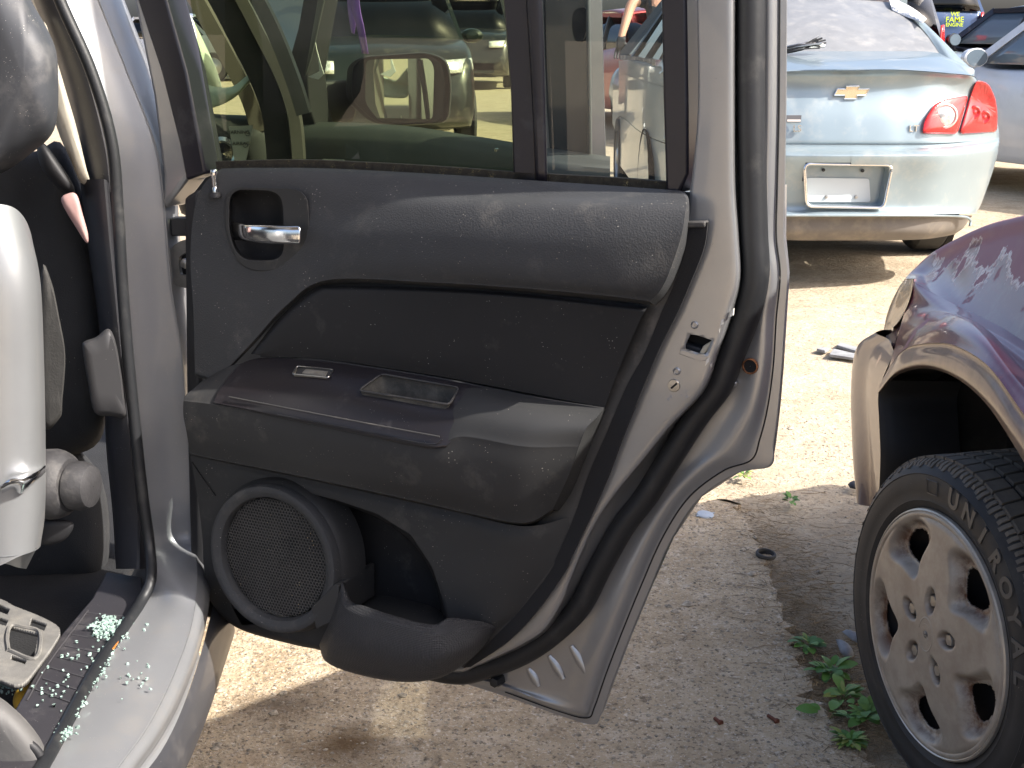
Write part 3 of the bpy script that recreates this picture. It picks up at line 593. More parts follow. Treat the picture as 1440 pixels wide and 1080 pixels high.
# ================================================================ SUV BODY ROUND THE DOORWAY
def pts(l): return [at(x, y, Y=Y_) for x, y, Y_ in l]
def zp(l): return [at(x, y, z=z) for x, y, z in l]
rails = []
PB = [  # pillar stations: highlight edge, middle, outer ridge, pale return, outer edge
 ((45, -110), (70, -110), (93, -110), (120, -110), (132, -110)), ((90, 0), (114, 0), (138, 0), (160, 0), (174, 0)), ((133, 100), (156, 100), (178, 100), (203, 100), (213, 100)),
 ((163, 200), (190, 200), (217, 200), (238, 200), (246, 200)), ((171, 270), (200, 270), (229, 270), (245, 272), (249, 274)), ((174, 330), (205, 330), (234, 330), (247, 330), (252, 330)),
 ((178, 400), (210, 400), (240, 400), (254, 400), (260, 400)), ((187, 500), (222, 500), (255, 500), (265, 500), (272, 500)), ((196, 600), (230, 600), (262, 600), (270, 600), (278, 600)), ((207, 700), (240, 700), (271, 700), (279, 700), (288, 700))]
for s in PB: rails.append([at(s[0][0] - 45, s[0][1], Y=2.290), at(s[0][0] - 6, s[0][1], Y=2.200), at(*s[0], Y=2.170), at(*s[1], Y=2.185), at(*s[2], Y=2.195), at(*s[3], Y=2.240), at(*s[4], Y=2.290)])
rails.append([at(185, 765, Y=2.290), at(210, 766, Y=2.190), at(217, 765, Y=2.160), at(247, 768, Y=2.180), at(275, 770, Y=2.190), at(284, 772, Y=2.230), at(293, 775, Y=2.270)])
rails.append([at(190, 800, z=.42), at(212, 808, z=.45), at(219, 812, z=.47), at(248, 822, z=.47), at(276, 830, z=.465), at(287, 838, z=.45), at(294, 845, z=.43)])
for a in (((204, 852, .445), (236, 872, .445), (266, 890, .44), (276, 905, .425), (279, 915, .405)), ((147, 933, .435), (190, 952, .435), (236, 968, .43), (249, 978, .415), (252, 988, .395)),
          ((110, 997, .43), (155, 1015, .43), (203, 1030, .425), (217, 1037, .41), (220, 1046, .39)), ((77, 1060, .43), (118, 1075, .43), (160, 1090, .425), (175, 1096, .41), (178, 1105, .39)), ((20, 1160, .43), (60, 1180, .43), (100, 1200, .425), (113, 1206, .41), (116, 1214, .39))):
    rails.append([at(a[0][0] - 40, a[0][1] - 15, z=.40), at(a[0][0] - 6, a[0][1] - 2, z=a[0][2] - .02)] + [at(x, y, z=z) for x, y, z in a])
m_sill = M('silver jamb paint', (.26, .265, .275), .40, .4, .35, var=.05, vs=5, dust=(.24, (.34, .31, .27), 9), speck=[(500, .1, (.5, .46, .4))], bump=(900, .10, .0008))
rails = [[r[0], r[1], r[1].lerp(r[2], .8), r[2], r[2].lerp(r[3], .12), r[3], r[3].lerp(r[4], .9), r[4], r[4].lerp(r[5], .2), r[5], r[6]] for r in rails]
loft('pillar_gap_fill', [pts([(262, 352, 2.36), (262, 500, 2.36), (268, 650, 2.36), (275, 780, 2.36), (280, 860, 2.34)]), pts([(330, 352, 2.40), (330, 500, 2.40), (330, 650, 2.40), (330, 780, 2.40), (330, 850, 2.38)])], M('shaded pillar paint', (.10, .10, .105), .5, .4), suv, nu=10, sv=2)  # dark sheet added behind the hinge gap, shade put into its colour
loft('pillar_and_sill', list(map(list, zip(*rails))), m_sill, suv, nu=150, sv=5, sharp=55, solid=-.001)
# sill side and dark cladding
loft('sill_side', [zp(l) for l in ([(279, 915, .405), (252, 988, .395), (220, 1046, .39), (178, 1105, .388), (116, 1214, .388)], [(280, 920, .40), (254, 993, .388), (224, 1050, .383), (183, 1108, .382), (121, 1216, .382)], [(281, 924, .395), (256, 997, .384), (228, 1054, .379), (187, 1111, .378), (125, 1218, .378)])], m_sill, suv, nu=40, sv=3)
m_clad = M('dark grey cladding', (.05, .052, .06), .42, 0, .3, var=.1, vs=4, dust=(.15, (.2, .18, .16), 8), speck=[(260, .08, (.35, .32, .28))])
loft('rocker_cladding', [zp([(300, 850, .40), (281, 924, .393), (256, 997, .383), (228, 1054, .378), (187, 1111, .377), (125, 1218, .377)]), zp([(312, 862, .375), (292, 935, .370), (268, 1004, .362), (240, 1062, .357), (200, 1120, .355), (140, 1226, .355)]),
    zp([(329, 880, .33), (306, 952, .325), (281, 1022, .318), (254, 1082, .313), (214, 1145, .31), (155, 1250, .31)]), zp([(326, 900, .29), (303, 972, .285), (278, 1042, .278), (250, 1102, .273), (210, 1165, .27), (150, 1270, .27)]), zp([(300, 925, .25), (280, 992, .25), (255, 1062, .25), (227, 1122, .25), (185, 1185, .25), (125, 1290, .25)])], m_clad, suv, nu=40, sv=5, sharp=70)
# body seal, pillar trims
tube('body_seal', [at(x, y, Y=Y_) for x, y, Y_ in ((42, -110, 2.105), (84, 0, 2.105), (128, 100, 2.105), (157, 200, 2.105), (166, 300, 2.105), (172, 400, 2.105), (180, 500, 2.105), (190, 600, 2.105), (201, 700, 2.105), (210, 765, 2.10))] + [at(212, 815, z=.475), at(197, 848, z=.45), at(168, 893, z=.44), at(140, 933, z=.438), at(104, 997, z=.436), at(70, 1060, z=.436), at(12, 1160, z=.436)], .0088, m_rubber, suv, n=120, up=Vector((1, 0, 0)))
m_ptrim = M('dark pillar plastic', (.022, .022, .026), .5, var=.12, vs=7, dust=(.12, (.14, .13, .12), 15), speck=[(260, .07, (.35, .33, .3))], bump=(900, .15, .0006))
loft('pillar_cover', [pts([(5, -110, 2.250), (47, 0, 2.250), (84, 100, 2.250), (110, 200, 2.250), (128, 270, 2.250)]), pts([(15, -110, 2.180), (56, 0, 2.180), (95, 100, 2.180), (120, 200, 2.180), (135, 270, 2.180)]), pts([(34, -110, 2.160), (75, 0, 2.160), (119, 100, 2.160), (146, 200, 2.160), (155, 270, 2.160)]), pts([(44, -110, 2.180), (84, 0, 2.180), (128, 100, 2.180), (156, 200, 2.180), (164, 270, 2.180)])], m_ptrim, suv, nu=40, sv=4)
loft('pillar_trim', [pts([(113, 258, 2.250), (121, 330, 2.250), (131, 400, 2.250), (140, 470, 2.250), (146, 560, 2.250), (150, 640, 2.250), (158, 720, 2.250), (163, 800, 2.200)]), pts([(118, 253, 2.160), (127, 330, 2.160), (137, 400, 2.160), (145, 470, 2.160), (152, 560, 2.160), (157, 640, 2.160), (166, 720, 2.160), (168, 800, 2.140)]),
    pts([(146, 252, 2.135), (153, 330, 2.135), (160, 400, 2.135), (167, 470, 2.135), (176, 560, 2.135), (184, 640, 2.135), (193, 720, 2.135), (192, 800, 2.110)]), pts([(153, 258, 2.160), (160, 330, 2.160), (167, 400, 2.160), (174, 470, 2.160), (184, 560, 2.160), (192, 640, 2.160), (202, 720, 2.160), (206, 800, 2.130)])], m_ptrim, suv, nu=60, sv=4)
def pillow(name, px, Y0, dep, mat, parent, prof=((1, 0), (.96, .35), (.86, .65), (.65, .88), (.35, .97), (.05, 1)), rnd_=4, tilt=(0, 0)):
    p = smooth_poly(px, rnd_) if rnd_ else px; c = (sum(q[0] for q in p) / len(p), sum(q[1] for q in p) / len(p)); V = []; n = len(p)
    def yy(x, y, h): return Y0 - dep * h + tilt[0] * (x - c[0]) / 100 + tilt[1] * (y - c[1]) / 100
    for s, h in ((1, -.8),) + tuple(prof): V += [at(c[0] + (x - c[0]) * s, c[1] + (y - c[1]) * s, Y=yy(c[0] + (x - c[0]) * s, c[1] + (y - c[1]) * s, h)) for x, y in p]
    k = len(prof) + 1
    Fc = [(j * n + i, j * n + (i + 1) % n, (j + 1) * n + (i + 1) % n, (j + 1) * n + i) for j in range(k - 1) for i in range(n)] + [tuple(range((k - 1) * n, k * n))]
    return mk(name, V, Fc, mat, parent, 60)
pillow('belt_guide', [(116, 490), (119, 480), (135, 474), (152, 462), (162, 478), (170, 520), (175, 560), (176, 586), (155, 585), (133, 580), (124, 540)], 2.110, .035, M('grey belt cover', (.045, .044, .046), .55, dust=(.15, (.14, .13, .13), 15), speck=[(200, .07, (.3, .28, .26))]), suv, prof=((1, 0), (.98, .6), (.94, .9), (.88, 1), (.5, 1), (.05, 1)))
# sill plate with ridges
sp_ = [(130, 853), (150, 815), (200, 822), (204, 851), (147, 933), (110, 997), (77, 1060), (18, 1160), (-40, 1120), (33, 992), (73, 921)]
V, Fc = prism(zp([(x, y, .425) for x, y in sp_]), UP, .014); mk('sill_plate', V, Fc, M('black step plastic', (.03, .028, .032), .5, var=.12, vs=8, dust=(.2, (.15, .14, .14), 18), speck=[(350, .09, (.4, .38, .36))], bump=(800, .2, .0008)), suv, bevel=.003)
for k in range(8):
    t = k / 7; a = Vector((122 - 72 * t, 862 + 108 * t)); b = Vector((185 - 75 * t, 868 + 124 * t))
    sweep('step_ridge', zp([(a.x, a.y, .4395), ((a.x + b.x) / 2, (a.y + b.y) / 2, .4395), (b.x, b.y, .4395)]), [(-.0016, -.001), (-.001, .0012), (.001, .0012), (.0016, -.001)], UP, M('step', (.05, .048, .052), .5) if k == 0 else bpy.data.materials['step'], suv, n=8)
tube('step_edge', zp([(124, 858, .440), (70, 930, .440), (38, 985, .440)]), .0012, bpy.data.materials['step'], suv, n=20, k=6)
tube('step_edge', zp([(198, 858, .441), (143, 933, .441), (106, 995, .441), (72, 1058, .441)]), .0025, m_dark, suv, n=20, k=6)
m_rglue = M('orange rust streak', (.35, .12, .02), .8, var=.4, vs=90)
tube('rust_streak', zp([(193, 856, .4425), (186, 869, .4425), (176, 884, .4425)]), .0026, m_rglue, suv, n=10, k=6)
tube('rust_streak', zp([(168, 899, .4415), (158, 914, .4415)]), .0018, m_rglue, suv, n=6, k=6)
# cabin: floor, far side, roof, seats
m_cab = M('black cabin carpet', (.012, .012, .013), .95, var=.3, vs=15, bump=(300, .4, .003))
fd = Vector((-.09, .996, 0)).normalized(); sd = Vector((.996, .09, 0))
def jp(a, b, z): return Vector((-.52, 2.14, z)) + fd * a + sd * b
def jbox(name, a0, a1, b0, b1, z0, z1, mat, bev=.01, parent=suv):
    poly = [jp(a0, b0, z0), jp(a1, b0, z0), jp(a1, b1, z0), jp(a0, b1, z0)]; V, Fc = prism(poly, UP, z1 - z0); return mk(name, V, Fc, mat, parent, 30, bevel=bev)
jbox('cabin_floor', -1.6, 1.5, -1.55, -.14, .30, .36, m_cab)
jbox('far_side_trim', -1.6, 1.5, -1.62, -1.56, .3, 1.02, m_ptrim)
jbox('far_pillar', -.1, .05, -1.62, -1.56, 1.02, 1.62, m_ptrim)
m_roof = M('roof paint', (.33, .33, .34), .4, .7, .3)
jbox('roof', -1.7, .75, -1.42, -.24, 1.66, 1.70, m_roof, .02)
jbox('headliner', -1.65, .72, -1.40, -.26, 1.635, 1.655, M('grey headliner', (.35, .33, .3), .95), .005)
m_seat = M('charcoal seat cloth', (.022, .023, .025), .9, var=.2, vs=10, speck=[(220, .06, (.3, .28, .25))], bump=(600, .4, .0015))
pillow('front_seat_back', [(40, 215), (85, 200), (118, 270), (138, 360), (150, 470), (152, 560), (140, 620), (100, 640), (40, 640), (-60, 640), (-60, 200)], 2.32, .10, m_seat, suv)
pillow('front_seat_cushion', [(-60, 600), (60, 605), (120, 640), (150, 700), (150, 800), (110, 830), (-60, 830)], 2.42, .08, m_seat, suv)
pillow('headrest_post', [(52, 205), (66, 205), (104, 262), (92, 272), (60, 240)], 2.15, .03, m_black, suv)
pillow('ivory_pillar_cover', [(62, 30), (82, 92), (94, 132), (108, 180), (121, 235), (126, 256), (113, 256), (98, 222), (80, 180), (60, 100)], 2.16, .02, M('dirty ivory plastic', (.46, .42, .34), .55, var=.25, vs=16, dust=(.2, (.25, .17, .08), 18)), suv)
pillow('belt_tongue', [(86, 283), (96, 272), (108, 274), (116, 300), (124, 330), (122, 342), (108, 322)], 2.10, .012, M('dusty pink plastic', (.42, .26, .24), .6, var=.15, vs=20), suv)
pillow('seat_side_lit_patch', [(58, 385), (72, 395), (84, 450), (92, 500), (88, 560), (84, 588), (58, 590)], 2.06, .02, M('seat side lit grey', (.035, .034, .032), .8, var=.3, vs=25, bump=(300, .3, .002)), suv, prof=((1, 0), (.98, .6), (.94, .9), (.88, 1), (.5, 1), (.05, 1)))  # grey piece stands in for the lit side of the seat
k0 = at(64, 680, Y=2.02); ax = Vector((1, -.25, .02))
m_knob = M('scuffed grey plastic', (.032, .031, .033), .6, var=.3, vs=30, dust=(.2, (.16, .15, .14), 20), bump=(200, .3, .002))
lathe('recline_knob', [(.050, -.02), (.052, .0), (.053, .014), (.052, .022), (.047, .034), (.040, .042), (.03, .043)], k0, ax, m_knob, suv, 30)
lathe('recline_knob', [(.03, .04), (.036, .046), (.037, .060), (.031, .076), (.022, .080), (.0005, .080)], k0, ax, m_knob, suv, 24)
pillow('knob_bracket', [(58, 733), (98, 732), (102, 745), (86, 762), (58, 765)], 2.02, .01, m_black, suv)
# loose things stacked in the doorway
m_bump = M('dusty black bumper plastic', (.04, .043, .05), .55, var=.12, vs=8, dust=(.22, (.2, .19, .18), 10), speck=[(300, .09, (.45, .42, .38)), (110, .05, (.5, .42, .3))], bump=(60, .08, .002))
o = pillow('plastic_bumper', [(-60, -60), (20, -40), (46, 5), (66, 40), (79, 72), (82, 112), (81, 160), (72, 190), (45, 215), (0, 245), (-60, 262)], 1.92, .10, m_bump, None); tag(o, 'dusty black curved plastic bumper cover with scratches, top left in the doorway', 'bumper')
m_spl = M('silver painted plastic', (.33, .34, .35), .38, .6, .2, var=.05, vs=9, dust=(.12, (.4, .38, .35), 12), speck=[(200, .05, (.25, .25, .25))], bump=(700, .06, .0006))
sil = empty('fender_shell', at(20, 780, Y=1.93), 0, 'tall silver curved body panel with a torn crease standing in the doorway', 'panel')
loft('panel_skin', [pts([(-70, 275, 1.80), (-70, 400, 1.80), (-70, 520, 1.80), (-70, 640, 1.80), (-70, 720, 1.80), (-70, 800, 1.80)]), pts([(-20, 285, 1.80), (-15, 400, 1.79), (-15, 520, 1.79), (-15, 640, 1.79), (-15, 720, 1.79), (-15, 800, 1.79)]),
    pts([(15, 290, 1.82), (25, 400, 1.80), (28, 520, 1.80), (30, 640, 1.80), (30, 720, 1.80), (28, 782, 1.80)]), pts([(34, 306, 1.85), (48, 400, 1.83), (52, 520, 1.83), (54, 640, 1.83), (54, 720, 1.83), (50, 774, 1.83)]), pts([(44, 330, 1.90), (57, 400, 1.89), (62, 520, 1.89), (64, 640, 1.89), (63, 720, 1.89), (57, 768, 1.89)]), pts([(42, 335, 1.98), (55, 400, 1.98), (60, 520, 1.98), (62, 640, 1.98), (61, 720, 1.98), (54, 768, 1.98)])], m_spl, sil, nu=50, sv=5)
loft('torn_crease', [pts([(-4, 690, 1.79), (12, 672, 1.785), (32, 667, 1.795), (50, 661, 1.82), (63, 653, 1.86)]), pts([(0, 684, 1.775), (14, 674, 1.77), (34, 671, 1.775), (52, 663, 1.80), (64, 655, 1.85)]), pts([(2, 688, 1.775), (16, 681, 1.77), (34, 678, 1.775), (52, 670, 1.80), (64, 660, 1.85)]), pts([(3, 694, 1.79), (18, 688, 1.79), (30, 694, 1.792), (50, 678, 1.82), (64, 664, 1.86)])], m_chrome, sil, nu=24, sv=3)
loft('lower_flange', [pts([(-60, 782, 1.79), (0, 783, 1.79), (28, 780, 1.80), (52, 770, 1.83)]), pts([(-60, 794, 1.84), (0, 792, 1.84), (25, 798, 1.86), (37, 800, 1.88)])], m_spl, sil, nu=20, sv=3)
m_brk = M('grey moulded plastic', (.15, .145, .135), .7, var=.2, vs=30, dust=(.3, (.3, .28, .24), 25), bump=(400, .3, .001))
zb = .45; V, Fc = [], []
bo = [(-40, 838), (0, 842), (20, 852), (60, 868), (84, 884), (76, 905), (52, 938), (30, 962), (0, 955), (-40, 930)]
seat_b = empty('seat_bracket', at(20, 900, z=.40), 0, 'grey moulded plastic bracket with square openings on the floor by the doorway', 'bracket')
def frame_plate(name, outer, holes_, z0, z1, mat, parent, res=150):
    x0 = min(p[0] for p in outer); x1 = max(p[0] for p in outer); y0 = min(p[1] for p in outer); y1 = max(p[1] for p in outer); V = []; Fc = []; idx = {}
    for j in range(res + 1):
        for i in range(res + 1):
            x = x0 + (x1 - x0) * i / res; y = y0 + (y1 - y0) * j / res; V.append(at(x, y, z=z1))
    for j in range(res):
        for i in range(res):
            x = x0 + (x1 - x0) * (i + .5) / res; y = y0 + (y1 - y0) * (j + .5) / res
            if pip(x, y, outer) and not any(pip(x, y, h) for h in holes_): k = j * (res + 1) + i; Fc.append((k, k + 1, k + res + 2, k + res + 1))
    return mk(name, V, Fc, mat, parent, 30, solid=-(z1 - z0))
hs = [[(-3, 848), (14, 856), (10, 864), (-6, 858)], [(-3, 866), (12, 872), (8, 880), (-6, 876)], [(44, 869), (66, 877), (62, 887), (41, 879)], [(14, 880), (54, 890), (48, 925), (10, 912)], [(17, 921), (38, 928), (35, 934), (14, 927)]]
frame_plate('bracket_plate', smooth_poly(bo, 3), hs, .44, .447, m_brk, seat_b)
pillow('bracket_foot', [(-40, 920), (0, 920), (30, 942), (30, 972), (0, 962), (-40, 950)], 1.95, .03, m_knob, seat_b)
tube('bracket_rim', zp([(12, 915, .448), (10, 895, .448), (16, 880, .448), (34, 882, .448), (56, 890, .448), (50, 926, .448), (12, 914, .448)]), .003, m_brk, seat_b, n=40, k=6)
o = pillow('yellow_strap', [(18, 985), (24, 968), (34, 959), (46, 962), (44, 975), (32, 992), (22, 998)], 1.80, .012, M('yellow webbing', (.55, .32, .03), .7, var=.25, vs=60), None, tilt=(0, -.12)); tag(o, 'yellow strap end poking up beside the sill plate', 'strap')
o = pillow('moulding', [(-60, 960), (-10, 975), (22, 998), (48, 1026), (70, 1060), (84, 1095), (84, 1160), (-60, 1160)], 1.62, .06, M('dusty grey moulding', (.10, .097, .095), .65, dust=(.35, (.26, .24, .21), 16), speck=[(300, .1, (.4, .38, .35))], bump=(200, .2, .001)), None); tag(o, 'dusty grey rounded plastic moulding at the bottom left corner', 'moulding')
tube('moulding_groove', [at(x, y, Y=1.57) for x, y in ((-20, 1046), (20, 1040), (48, 1052), (66, 1082))], .006, m_black, o, n=16)
# crumbs of broken safety glass
m_crumb = M('mint glass crumbs', (.45, .60, .54), .12, var=.45, vs=60, trans=.25); V = []; Fc = []
def crumb(p, r):
    k = len(V); q = []
    for z in (0, 1):
        ph = rnd.random() * 6
        for i in range(4): a = ph + i * 1.57 + rnd.uniform(-.3, .3); q.append((p.x + r * math.cos(a) * rnd.uniform(.7, 1.2), p.y + r * math.sin(a) * rnd.uniform(.7, 1.2), p.z + z * r * rnd.uniform(.9, 1.6)))
    V.extend(q); Fc.extend([(k, k + 1, k + 2, k + 3), (k + 4, k + 5, k + 6, k + 7)] + [(k + i, k + (i + 1) % 4, k + 4 + (i + 1) % 4, k + 4 + i) for i in range(4)])
for i in range(230):
    p = at(rnd.gauss(152, 11), rnd.gauss(886, 7), z=.440); p.z += abs(rnd.gauss(0, .002)); crumb(p, rnd.uniform(.0010, .0036))
for i in range(60):
    t = rnd.random(); crumb(at(60 + 115 * (1 - t) + rnd.gauss(0, 18), 985 - 105 * (1 - t) + rnd.gauss(0, 14), z=.4405), rnd.uniform(.0012, .003))
for i in range(70):
    t = rnd.random(); crumb(at(190 - 112 * t + rnd.gauss(0, 3), 872 + 178 * t + rnd.gauss(0, 3), z=.438), rnd.uniform(.0012, .0028))
for i in range(60): crumb(at(rnd.gauss(92, 8), rnd.gauss(1030, 5) - 0, z=.4405) if i < 30 else at(rnd.gauss(10, 8), rnd.gauss(968, 6), z=.42), rnd.uniform(.0012, .003))
for i in range(16): crumb(at(rnd.gauss(185, 14), rnd.gauss(950, 14), z=.437), rnd.uniform(.0012, .0026))
o = mk('glass_crumbs', V, Fc, m_crumb, None, 20); tag(o, 'crumbs of broken mint green safety glass heaped on the black sill plate', 'broken glass', kind='stuff')
# ================================================================ FRONT DOOR AND FRONT OF THE CABIN, SEEN THROUGH THE REAR PANE
G = Plane(at(730, 200, z=1.08), math.radians(43))
m_ftrim = M('front door trim', (.05, .055, .052), .55, var=.1, vs=6, dust=(.15, (.14, .14, .12), 12))
gl = lambda rows: [[G(*q) for q in r] for r in rows]
fdoor = loft('front_door', gl([[(405, 186, .0), (432, 172, .0), (560, 176, .0), (660, 190, .0), (745, 204, .0), (800, 212, .0), (858, 220, .0)], [(405, 200, .03), (432, 186, .03), (560, 190, .035), (660, 204, .035), (745, 218, .035), (800, 226, .03), (858, 232, .02)], [(405, 240, .05), (432, 232, .05), (560, 236, .055), (660, 246, .055), (745, 258, .05), (800, 262, .05), (858, 266, .04)], [(405, 420, .05), (432, 420, .05), (560, 430, .05), (660, 440, .05), (745, 450, .05), (800, 455, .05), (858, 460, .04)]]), m_ftrim, suv, nu=50, sv=4)
tag(fdoor, 'open front passenger door with mirror, seen through the rear door glass', None)
def gp(name, px, w0, w1, mat, bevel=.003, rnd_=0, r=0):
    if r: px = round_poly(px, r, 4)
    return plate(name, px, w0, w1, mat, fdoor, pl=G, bevel=bevel)
gp('door_skin', [(425, 186), (560, 184), (745, 210), (855, 224), (850, 520), (420, 500)], -.08, -.07, m_silver, 0)
gp('sail_panel', [(402, 172), (420, 130), (446, 40), (470, -90), (494, -90), (472, 20), (458, 100), (462, 150), (470, 174), (430, 176)], -.045, .01, m_foam)
gp('frame_front_strip', [(446, 20), (464, -90), (472, -90), (458, 0), (440, 80), (430, 110)], .01, .016, m_ftrim)
gp('tape_scrap', [(434, 108), (448, 112), (456, 104), (452, 92), (446, 70), (444, 60), (448, 84), (450, 100)], .0165, .0175, M('torn pale tape', (.6, .6, .58), .6), 0)
gp('rear_frame', [(786, -90), (846, -90), (849, 60), (853, 222), (846, 250), (786, 246), (790, 120), (788, 0)], -.05, -.004, M('gloss dark frame', (.04, .042, .045), .25, 0, .5, var=.2, vs=6))
gp('rear_frame_edge', [(776, -90), (785, -90), (787, 60), (791, 150), (798, 246), (778, 246), (781, 150), (781, 60)], -.05, .004, m_silver)
gp('rear_frame_seal', [(764, -90), (776, -90), (777, 60), (779, 150), (778, 246), (772, 246), (771, 100)], -.05, -.01, m_rubber)
gp('frame_rib', [(826, -90), (830, -90), (832, 60), (834, 240), (829, 240), (827, 60)], -.004, .003, m_ftrim)
gp('frame_grommet', [(808, 14), (826, 8), (829, 30), (822, 58), (812, 60), (806, 40)], -.004, .001, m_dark, 0, r=10)
lathe('lock_pin', [(.004, 0), (.004, .022), (.0055, .026), (.005, .032), (.0005, .033)], G(699, 232, .035), UP, m_chrome, fdoor, 14)
gp('inner_handle_plate', [(455, 223), (486, 224), (486, 231), (456, 230)], .05, .056, m_steel)
# mirror: housing, glass, arm
mo = round_poly([(496, 92), (512, 80), (600, 74), (628, 84), (634, 120), (630, 172), (560, 176), (528, 172), (494, 140)], 14, 4)
V = []
n_ = len(mo); cx, cy = 566, 125
for s, w in ((1., .17), (1.03, .15), (.98, .08), (.75, .03), (.3, .01)): V += [G(cx + (x - cx) * s, cy + (y - cy) * s, w - .26) for x, y in mo]
Fc = [(j * n_ + i, j * n_ + (i + 1) % n_, (j + 1) * n_ + (i + 1) % n_, (j + 1) * n_ + i) for j in range(4) for i in range(n_)] + [tuple(range(4 * n_, 5 * n_))]
mk('mirror_housing', V, Fc, M('black mirror shell', (.010, .011, .012), .55, 0, 0, var=.15, vs=9), fdoor, 60)
mg = round_poly([(516, 84), (606, 82), (612, 96), (610, 166), (600, 172), (536, 172), (515, 145)], 9, 4)
gp('mirror_surround', mo, -.112, -.094, m_black)
V, Fc = prism([G(x, y, -.0925) for x, y in mg], G.ew, .003); mk('mirror_glass', V, Fc, M('mirror silvering', (.78, .84, .78), .03, 1.), fdoor)
gp('mirror_glass_lip', [(588, 84), (593, 84), (600, 130), (604, 168), (600, 168), (595, 130)], -.089, -.087, m_black, 0)
gp('mirror_arm', [(466, 128), (500, 110), (505, 150), (500, 172), (466, 174)], -.16, -.06, m_black, .01)
# purple ribbon tied to the door frame
rb = empty('ribbon', G(515, 78, -.02), 0, 'purple ribbon hanging down behind the mirror in the rear door glass', 'ribbon')
m_rib = M('purple ribbon', (.28, .13, .55), .6, var=.2, vs=20)
loft('ribbon_tail', gl([[(486, -90, .02), (492, 0, .02), (502, 40, .025), (509, 75, .02)], [(500, -90, .02), (505, 0, .022), (512, 40, .03), (518, 76, .024)]]), m_rib, rb, nu=20, sv=2, solid=.0006)
loft('ribbon_tail', gl([[(484, -90, .01), (488, 0, .01), (491, 28, .012), (494, 46, .012)], [(494, -90, .01), (498, 0, .012), (500, 28, .014), (498, 48, .014)]]), m_rib, rb, nu=20, sv=2, solid=.0006)
# front pillar, seals, dash end, side airbag
def bar(name, px, Y0, hw, mat, dep=.02): return sweep(name, [at(x, y, Y=Y_) for x, y, Y_ in [(p[0], p[1], p[2] if len(p) > 2 else Y0) for p in px]], rect(hw, dep), Vector((0, -1, 0)), mat, suv, n=30)
m_taupe = M('taupe pillar trim', (.09, .077, .062), .7, var=.1, vs=8)
bar('pillar_garnish', [(210, -110), (266, -20), (300, 40), (330, 95), (352, 140), (366, 185)], 3.25, .017, m_taupe)
bar('front_pillar_seal', [(240, -110), (302, -20), (340, 50), (368, 105), (385, 150), (392, 200), (396, 260)], 3.15, .026, m_black)
bar('front_pillar_jamb', [(270, -110), (330, -20), (368, 50), (398, 110), (414, 160), (420, 210), (422, 270)], 3.12, .012, M('grey jamb', (.09, .085, .078), .5, .3))
bar('front_door_seal', [(293, -110), (352, -20), (386, 45), (412, 110), (428, 160)], 3.05, .014, m_rubber)
pillow('dash_end', [(255, 150), (300, 160), (370, 165), (392, 190), (395, 300), (255, 300)], 3.3, .08, M('black dash', (.02, .021, .022), .6, var=.1, vs=8), suv)
V, Fc = prism([at(x, y, Y=3.19) for x, y in ((322, 178), (356, 176), (352, 200), (346, 226), (330, 226), (326, 200))], Vector((0, -1, 0)), .003); stk = mk('warning_label', V, Fc, M('pale label', (.42, .43, .40), .6), suv)
for px_, py_, t_x in ((334, 186, 'WARNING'), (339, 202, 'AIRBAG')):
    lettering(t_x, .011, at(px_, py_, Y=3.186), (1, 0, 0), (0, 0, 1), m_black, stk, 'label_print', ext=.0004)
for px_, py_ in ((348, 188), (345, 204)):
    c0 = at(px_, py_, Y=3.185); tube('label_print', [c0 + Vector((.005 * math.cos(a), 0, .005 * math.sin(a))) for a in [2 * math.pi * i / 12 for i in range(13)]], .0007, m_black, stk, n=0, k=5)
lathe('air_vent', [(.034, 0), (.038, .006), (.030, .012), (.024, .004), (.0005, .002)], at(313, 216, Y=3.2), Vector((0, -1, 0)), m_chrome, suv, 30)
m_bag = M('pale airbag cloth', (.50, .56, .46), .9, var=.12, vs=12, bump=(40, .4, .01))
pillow('side_airbag', [(225, -60), (262, 10), (285, 55), (305, 100), (312, 130), (296, 142), (270, 140), (235, 60)], 3.4, .07, m_bag, suv)
loft('airbag_flap', [pts([(262, 105, 3.28), (295, 120, 3.22), (325, 122, 3.20), (345, 108, 3.18), (353, 103, 3.17)]), pts([(262, 128, 3.24), (296, 130, 3.18), (328, 130, 3.16), (348, 114, 3.16), (356, 106, 3.17)]), pts([(262, 150, 3.24), (296, 152, 3.18), (326, 140, 3.17), (346, 122, 3.17), (357, 108, 3.17)])], m_bag, suv, nu=30, sv=4, solid=.004)
pillow('steering_wheel_boss', [(250, 168), (290, 158), (310, 200), (300, 240), (250, 240)], 3.6, .05, m_black, suv)
# buckled front fender and bonnet beyond the door gap
m_sil2 = M('pale silver panel', (.25, .26, .27), .35, .6, .5, var=.05, vs=5)
loft('front_fender', [pts([(345, -90, 4.3), (420, -90, 4.25), (465, -90, 4.2), (478, -90, 4.2)]), pts([(350, -10, 4.25), (420, -10, 4.15), (455, -10, 4.1), (468, -10, 4.1)]), pts([(360, 60, 4.2), (415, 60, 4.05), (440, 60, 4.0), (450, 60, 4.05)]), pts([(380, 130, 4.15), (420, 130, 4.0), (430, 130, 3.95), (436, 130, 4.0)]), pts([(390, 230, 4.15), (425, 230, 4.0), (430, 230, 3.95), (435, 230, 4.0)])], m_sil2, suv, nu=24, sv=6)
tube('fender_seam', pts([(405, -30, 4.15), (425, -8, 4.12), (438, 12, 4.08), (446, 34, 4.05)]), .003, m_dark, suv, n=12)
